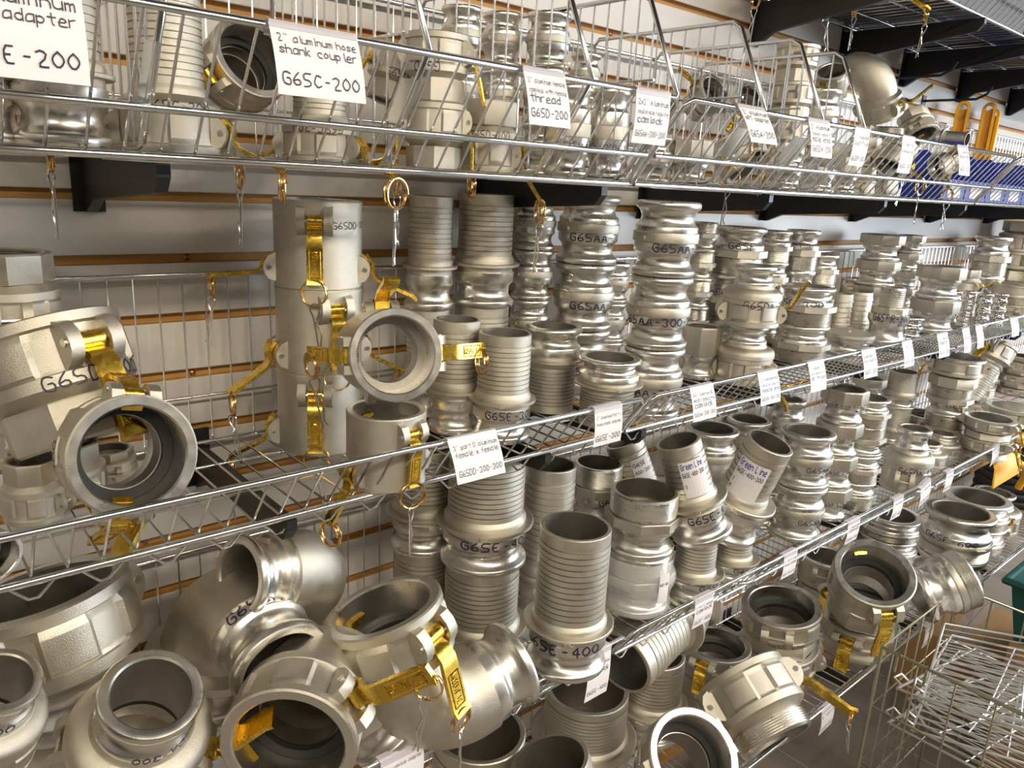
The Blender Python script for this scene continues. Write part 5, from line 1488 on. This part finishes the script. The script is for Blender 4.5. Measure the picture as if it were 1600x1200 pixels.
    ('AA', 'slim double male adapter, middle of the column deep behind the joint divider', 'double male adapters on the top shelf', (0.9596, -0.07, 1.6214), (0.0, 0.0, -135.3), 0.02496, 1.065, {}),
    ('AA', 'slim double male adapter, top of the column deep behind the joint divider', 'double male adapters on the top shelf', (0.9596, -0.07, 1.6868), (0.0, 0.0, -135.3), 0.02496, 1.065, {}),
    ('AT', 'octagon socket adapter upright under the slanting tag', 'hex socket adapters on the top shelf', (1.0512, -0.23, 1.556), (0.0, 0.0, -143.1), 0.03056, 1.061, {}),
    ('AA', 'double male adapter short and low, at the basket joint', 'double male adapters on the top shelf', (1.0019, -0.2, 1.556), (0.0, 0.0, -140.7), 0.02573, 1.098, {}),
    ('DP', 'small cam coupler tipped, pale rim up, past the joint divider', 'cam couplers on the top shelf', (1.1675, -0.18, 1.714), (122.4, -24.6, 156.7), 0.02568, 1, {'a': [(0, 100, 0, 0)]}),
    ('DP', 'small cam coupler facing out behind the slanting tag', 'cam couplers on the top shelf', (1.3185, -0.15, 1.7204), (127.7, 53.0, 170.9), 0.0233, 1, {'a': [(0, 30, 0, 0)]}),
    ('DP', 'small cam coupler lying low with brass lever under the slanting tag', 'cam couplers on the top shelf', (1.1597, -0.22, 1.6266), (-144.9, -8.5, -165.0), 0.028, 1, {'a': [(0, 20, 0, 2)]}),
    ('DP', 'small cam coupler tilted mouth down past the slanting tag', 'cam couplers on the top shelf', (1.2212, -0.23, 1.604), (15.9, -26.5, -136.0), 0.02619, 1, {'a': [(0, 110, 0, 2)]}),
    ('D', 'cam coupler, lowest of the pair with brass inside by the sixth divider', 'cam couplers on the top shelf', (1.513, -0.12, 1.6267), (180.0, -0.0, 170.7), 0.0327, 1.006, {'a': [(0, 30, 0, 0)]}),
    ('D', 'cam coupler, second of the pair with brass inside by the sixth divider', 'cam couplers on the top shelf', (1.513, -0.12, 1.6975), (180.0, -0.0, -149.3), 0.0327, 1.006, {}),
    ('D', 'cam coupler, third of the pair with brass inside by the sixth divider', 'cam couplers on the top shelf', (1.513, -0.12, 1.7682), (180.0, -0.0, -149.3), 0.0327, 1.006, {}),
    ('D', 'cam coupler, top of the pair with brass inside by the sixth divider', 'cam couplers on the top shelf', (1.513, -0.12, 1.8389), (180.0, -0.0, -149.3), 0.0327, 1.006, {}),
    ('AA', 'double male adapter, lower of the column behind the reducer tag', 'double male adapters on the top shelf', (1.6012, -0.14, 1.556), (0.0, 0.0, -151.2), 0.03601, 1.181, {}),
    ('AA', 'double male adapter, upper of the column behind the reducer tag', 'double male adapters on the top shelf', (1.6012, -0.14, 1.6606), (0.0, 0.0, -151.2), 0.03601, 1.181, {}),
    ('P', 'small dust plug, lower of the first pair in front of the reducer tag', 'dust plugs on the top shelf', (1.336, -0.23, 1.556), (0.0, 0.0, -149.4), 0.03449, 0.883, {}),
    ('P', 'small dust plug, upper of the first pair in front of the reducer tag', 'dust plugs on the top shelf', (1.336, -0.23, 1.5956), (0.0, 0.0, -149.4), 0.03449, 0.883, {}),
    ('P', 'small dust plug, lower of the second pair under the dust plug tag', 'dust plugs on the top shelf', (1.4603, -0.23, 1.556), (0.0, 0.0, -151.6), 0.0339, 0.857, {}),
    ('P', 'small dust plug, upper of the second pair under the dust plug tag', 'dust plugs on the top shelf', (1.4603, -0.23, 1.5938), (0.0, 0.0, -151.6), 0.0339, 0.857, {}),
    ('AT', 'small octagon adapter low beside the last dividers', 'hex socket adapters on the top shelf', (1.5838, -0.22, 1.556), (0.0, 0.0, -153.2), 0.02726, 1.256, {}),
    ('L', 'small cast elbow perched high with its dome up by the wall bracket', 'cast elbows on the top shelf', (1.8099, -0.17, 1.7298), (150.5, -2.3, 81.6), 0.03715, 1, {'a': [(200, 60, 0, 0)]}),
    ('BP', 'threaded coupler, lower of the pair under the small cast elbow', 'threaded couplers on the top shelf', (1.8609, -0.17, 1.556), (0.0, 0.0, -155.5), 0.03411, 1.182, {}),
    ('BP', 'threaded coupler, upper of the pair under the small cast elbow', 'threaded couplers on the top shelf', (1.8609, -0.17, 1.6326), (0.0, -0.0, -125.5), 0.03411, 1.182, {'a': [(0, 110, 0, 2)]}),
    ('DP', 'dark cam coupler tilted mouth down toward the rail, brass lever over it', 'cam couplers on the top shelf', (1.9226, -0.22, 1.6952), (-33.3, 18.7, 8.3), 0.03002, 1, {'a': [(0, 20, 0, 1)]}),
    ('EB', 'small barbed adapter lying toward the yellow loops', 'barbed hose adapters on the top shelf', (2.307, -0.0944, 1.7228), (-94.8, 2.3, 179.5), 0.02203, 1, {}),
    ('DP', 'small cam coupler tumbled under the third tag from the bins', 'cam couplers on the top shelf', (1.7585, -0.23, 1.6176), (-36.9, 11.2, -91.6), 0.02956, 1, {'a': [(0, 120, 0, 2)]}),
    ('DP', 'small cam coupler tumbled in front of the blue bins', 'cam couplers on the top shelf', (1.9703, -0.245, 1.6284), (-62.8, 44.5, -100.2), 0.02348, 1, {'a': [(0, 120, 0, 2)]}),
    ('DP', 'small cam coupler, lower of the pair below the last divider', 'cam couplers on the top shelf', (1.7794, -0.16, 1.556), (0.0, 0.0, -154.2), 0.02867, 1.024, {}),
    ('DP', 'small cam coupler, upper of the pair below the last divider', 'cam couplers on the top shelf', (1.7794, -0.16, 1.6191), (0.0, 0.0, -154.2), 0.02867, 1.024, {}),
    ('D', 'small cam coupler tipped on its back behind the last divider', 'cam couplers on the top shelf', (1.6575, -0.12, 1.811), (169.0, 37.8, 176.8), 0.02787, 1, {'a': [(0, 100, 0, 0)]}),
    ('D', 'cam coupler on the highest shelf with a clip dangling below it', 'cam couplers on the highest shelf', (1.5102, -0.1229, 1.946), (0.0, -0.0, 150.7), 0.04, 1, {'a': [(0, 125, 0, 2), (180, 120, 0, 2)]}),
    ('D', 'second cam coupler on the highest shelf, clip dangling', 'cam couplers on the highest shelf', (1.6638, -0.1925, 1.946), (0.0, -0.0, 146.4), 0.04, 1, {'a': [(0, 125, 0, 2), (180, 120, 0, 2)]}),
]

for kind, label, group, loc, rot, s, sz, opt in ROWS:
    fitting(kind, label, group, loc, rot, s, sz, opt)
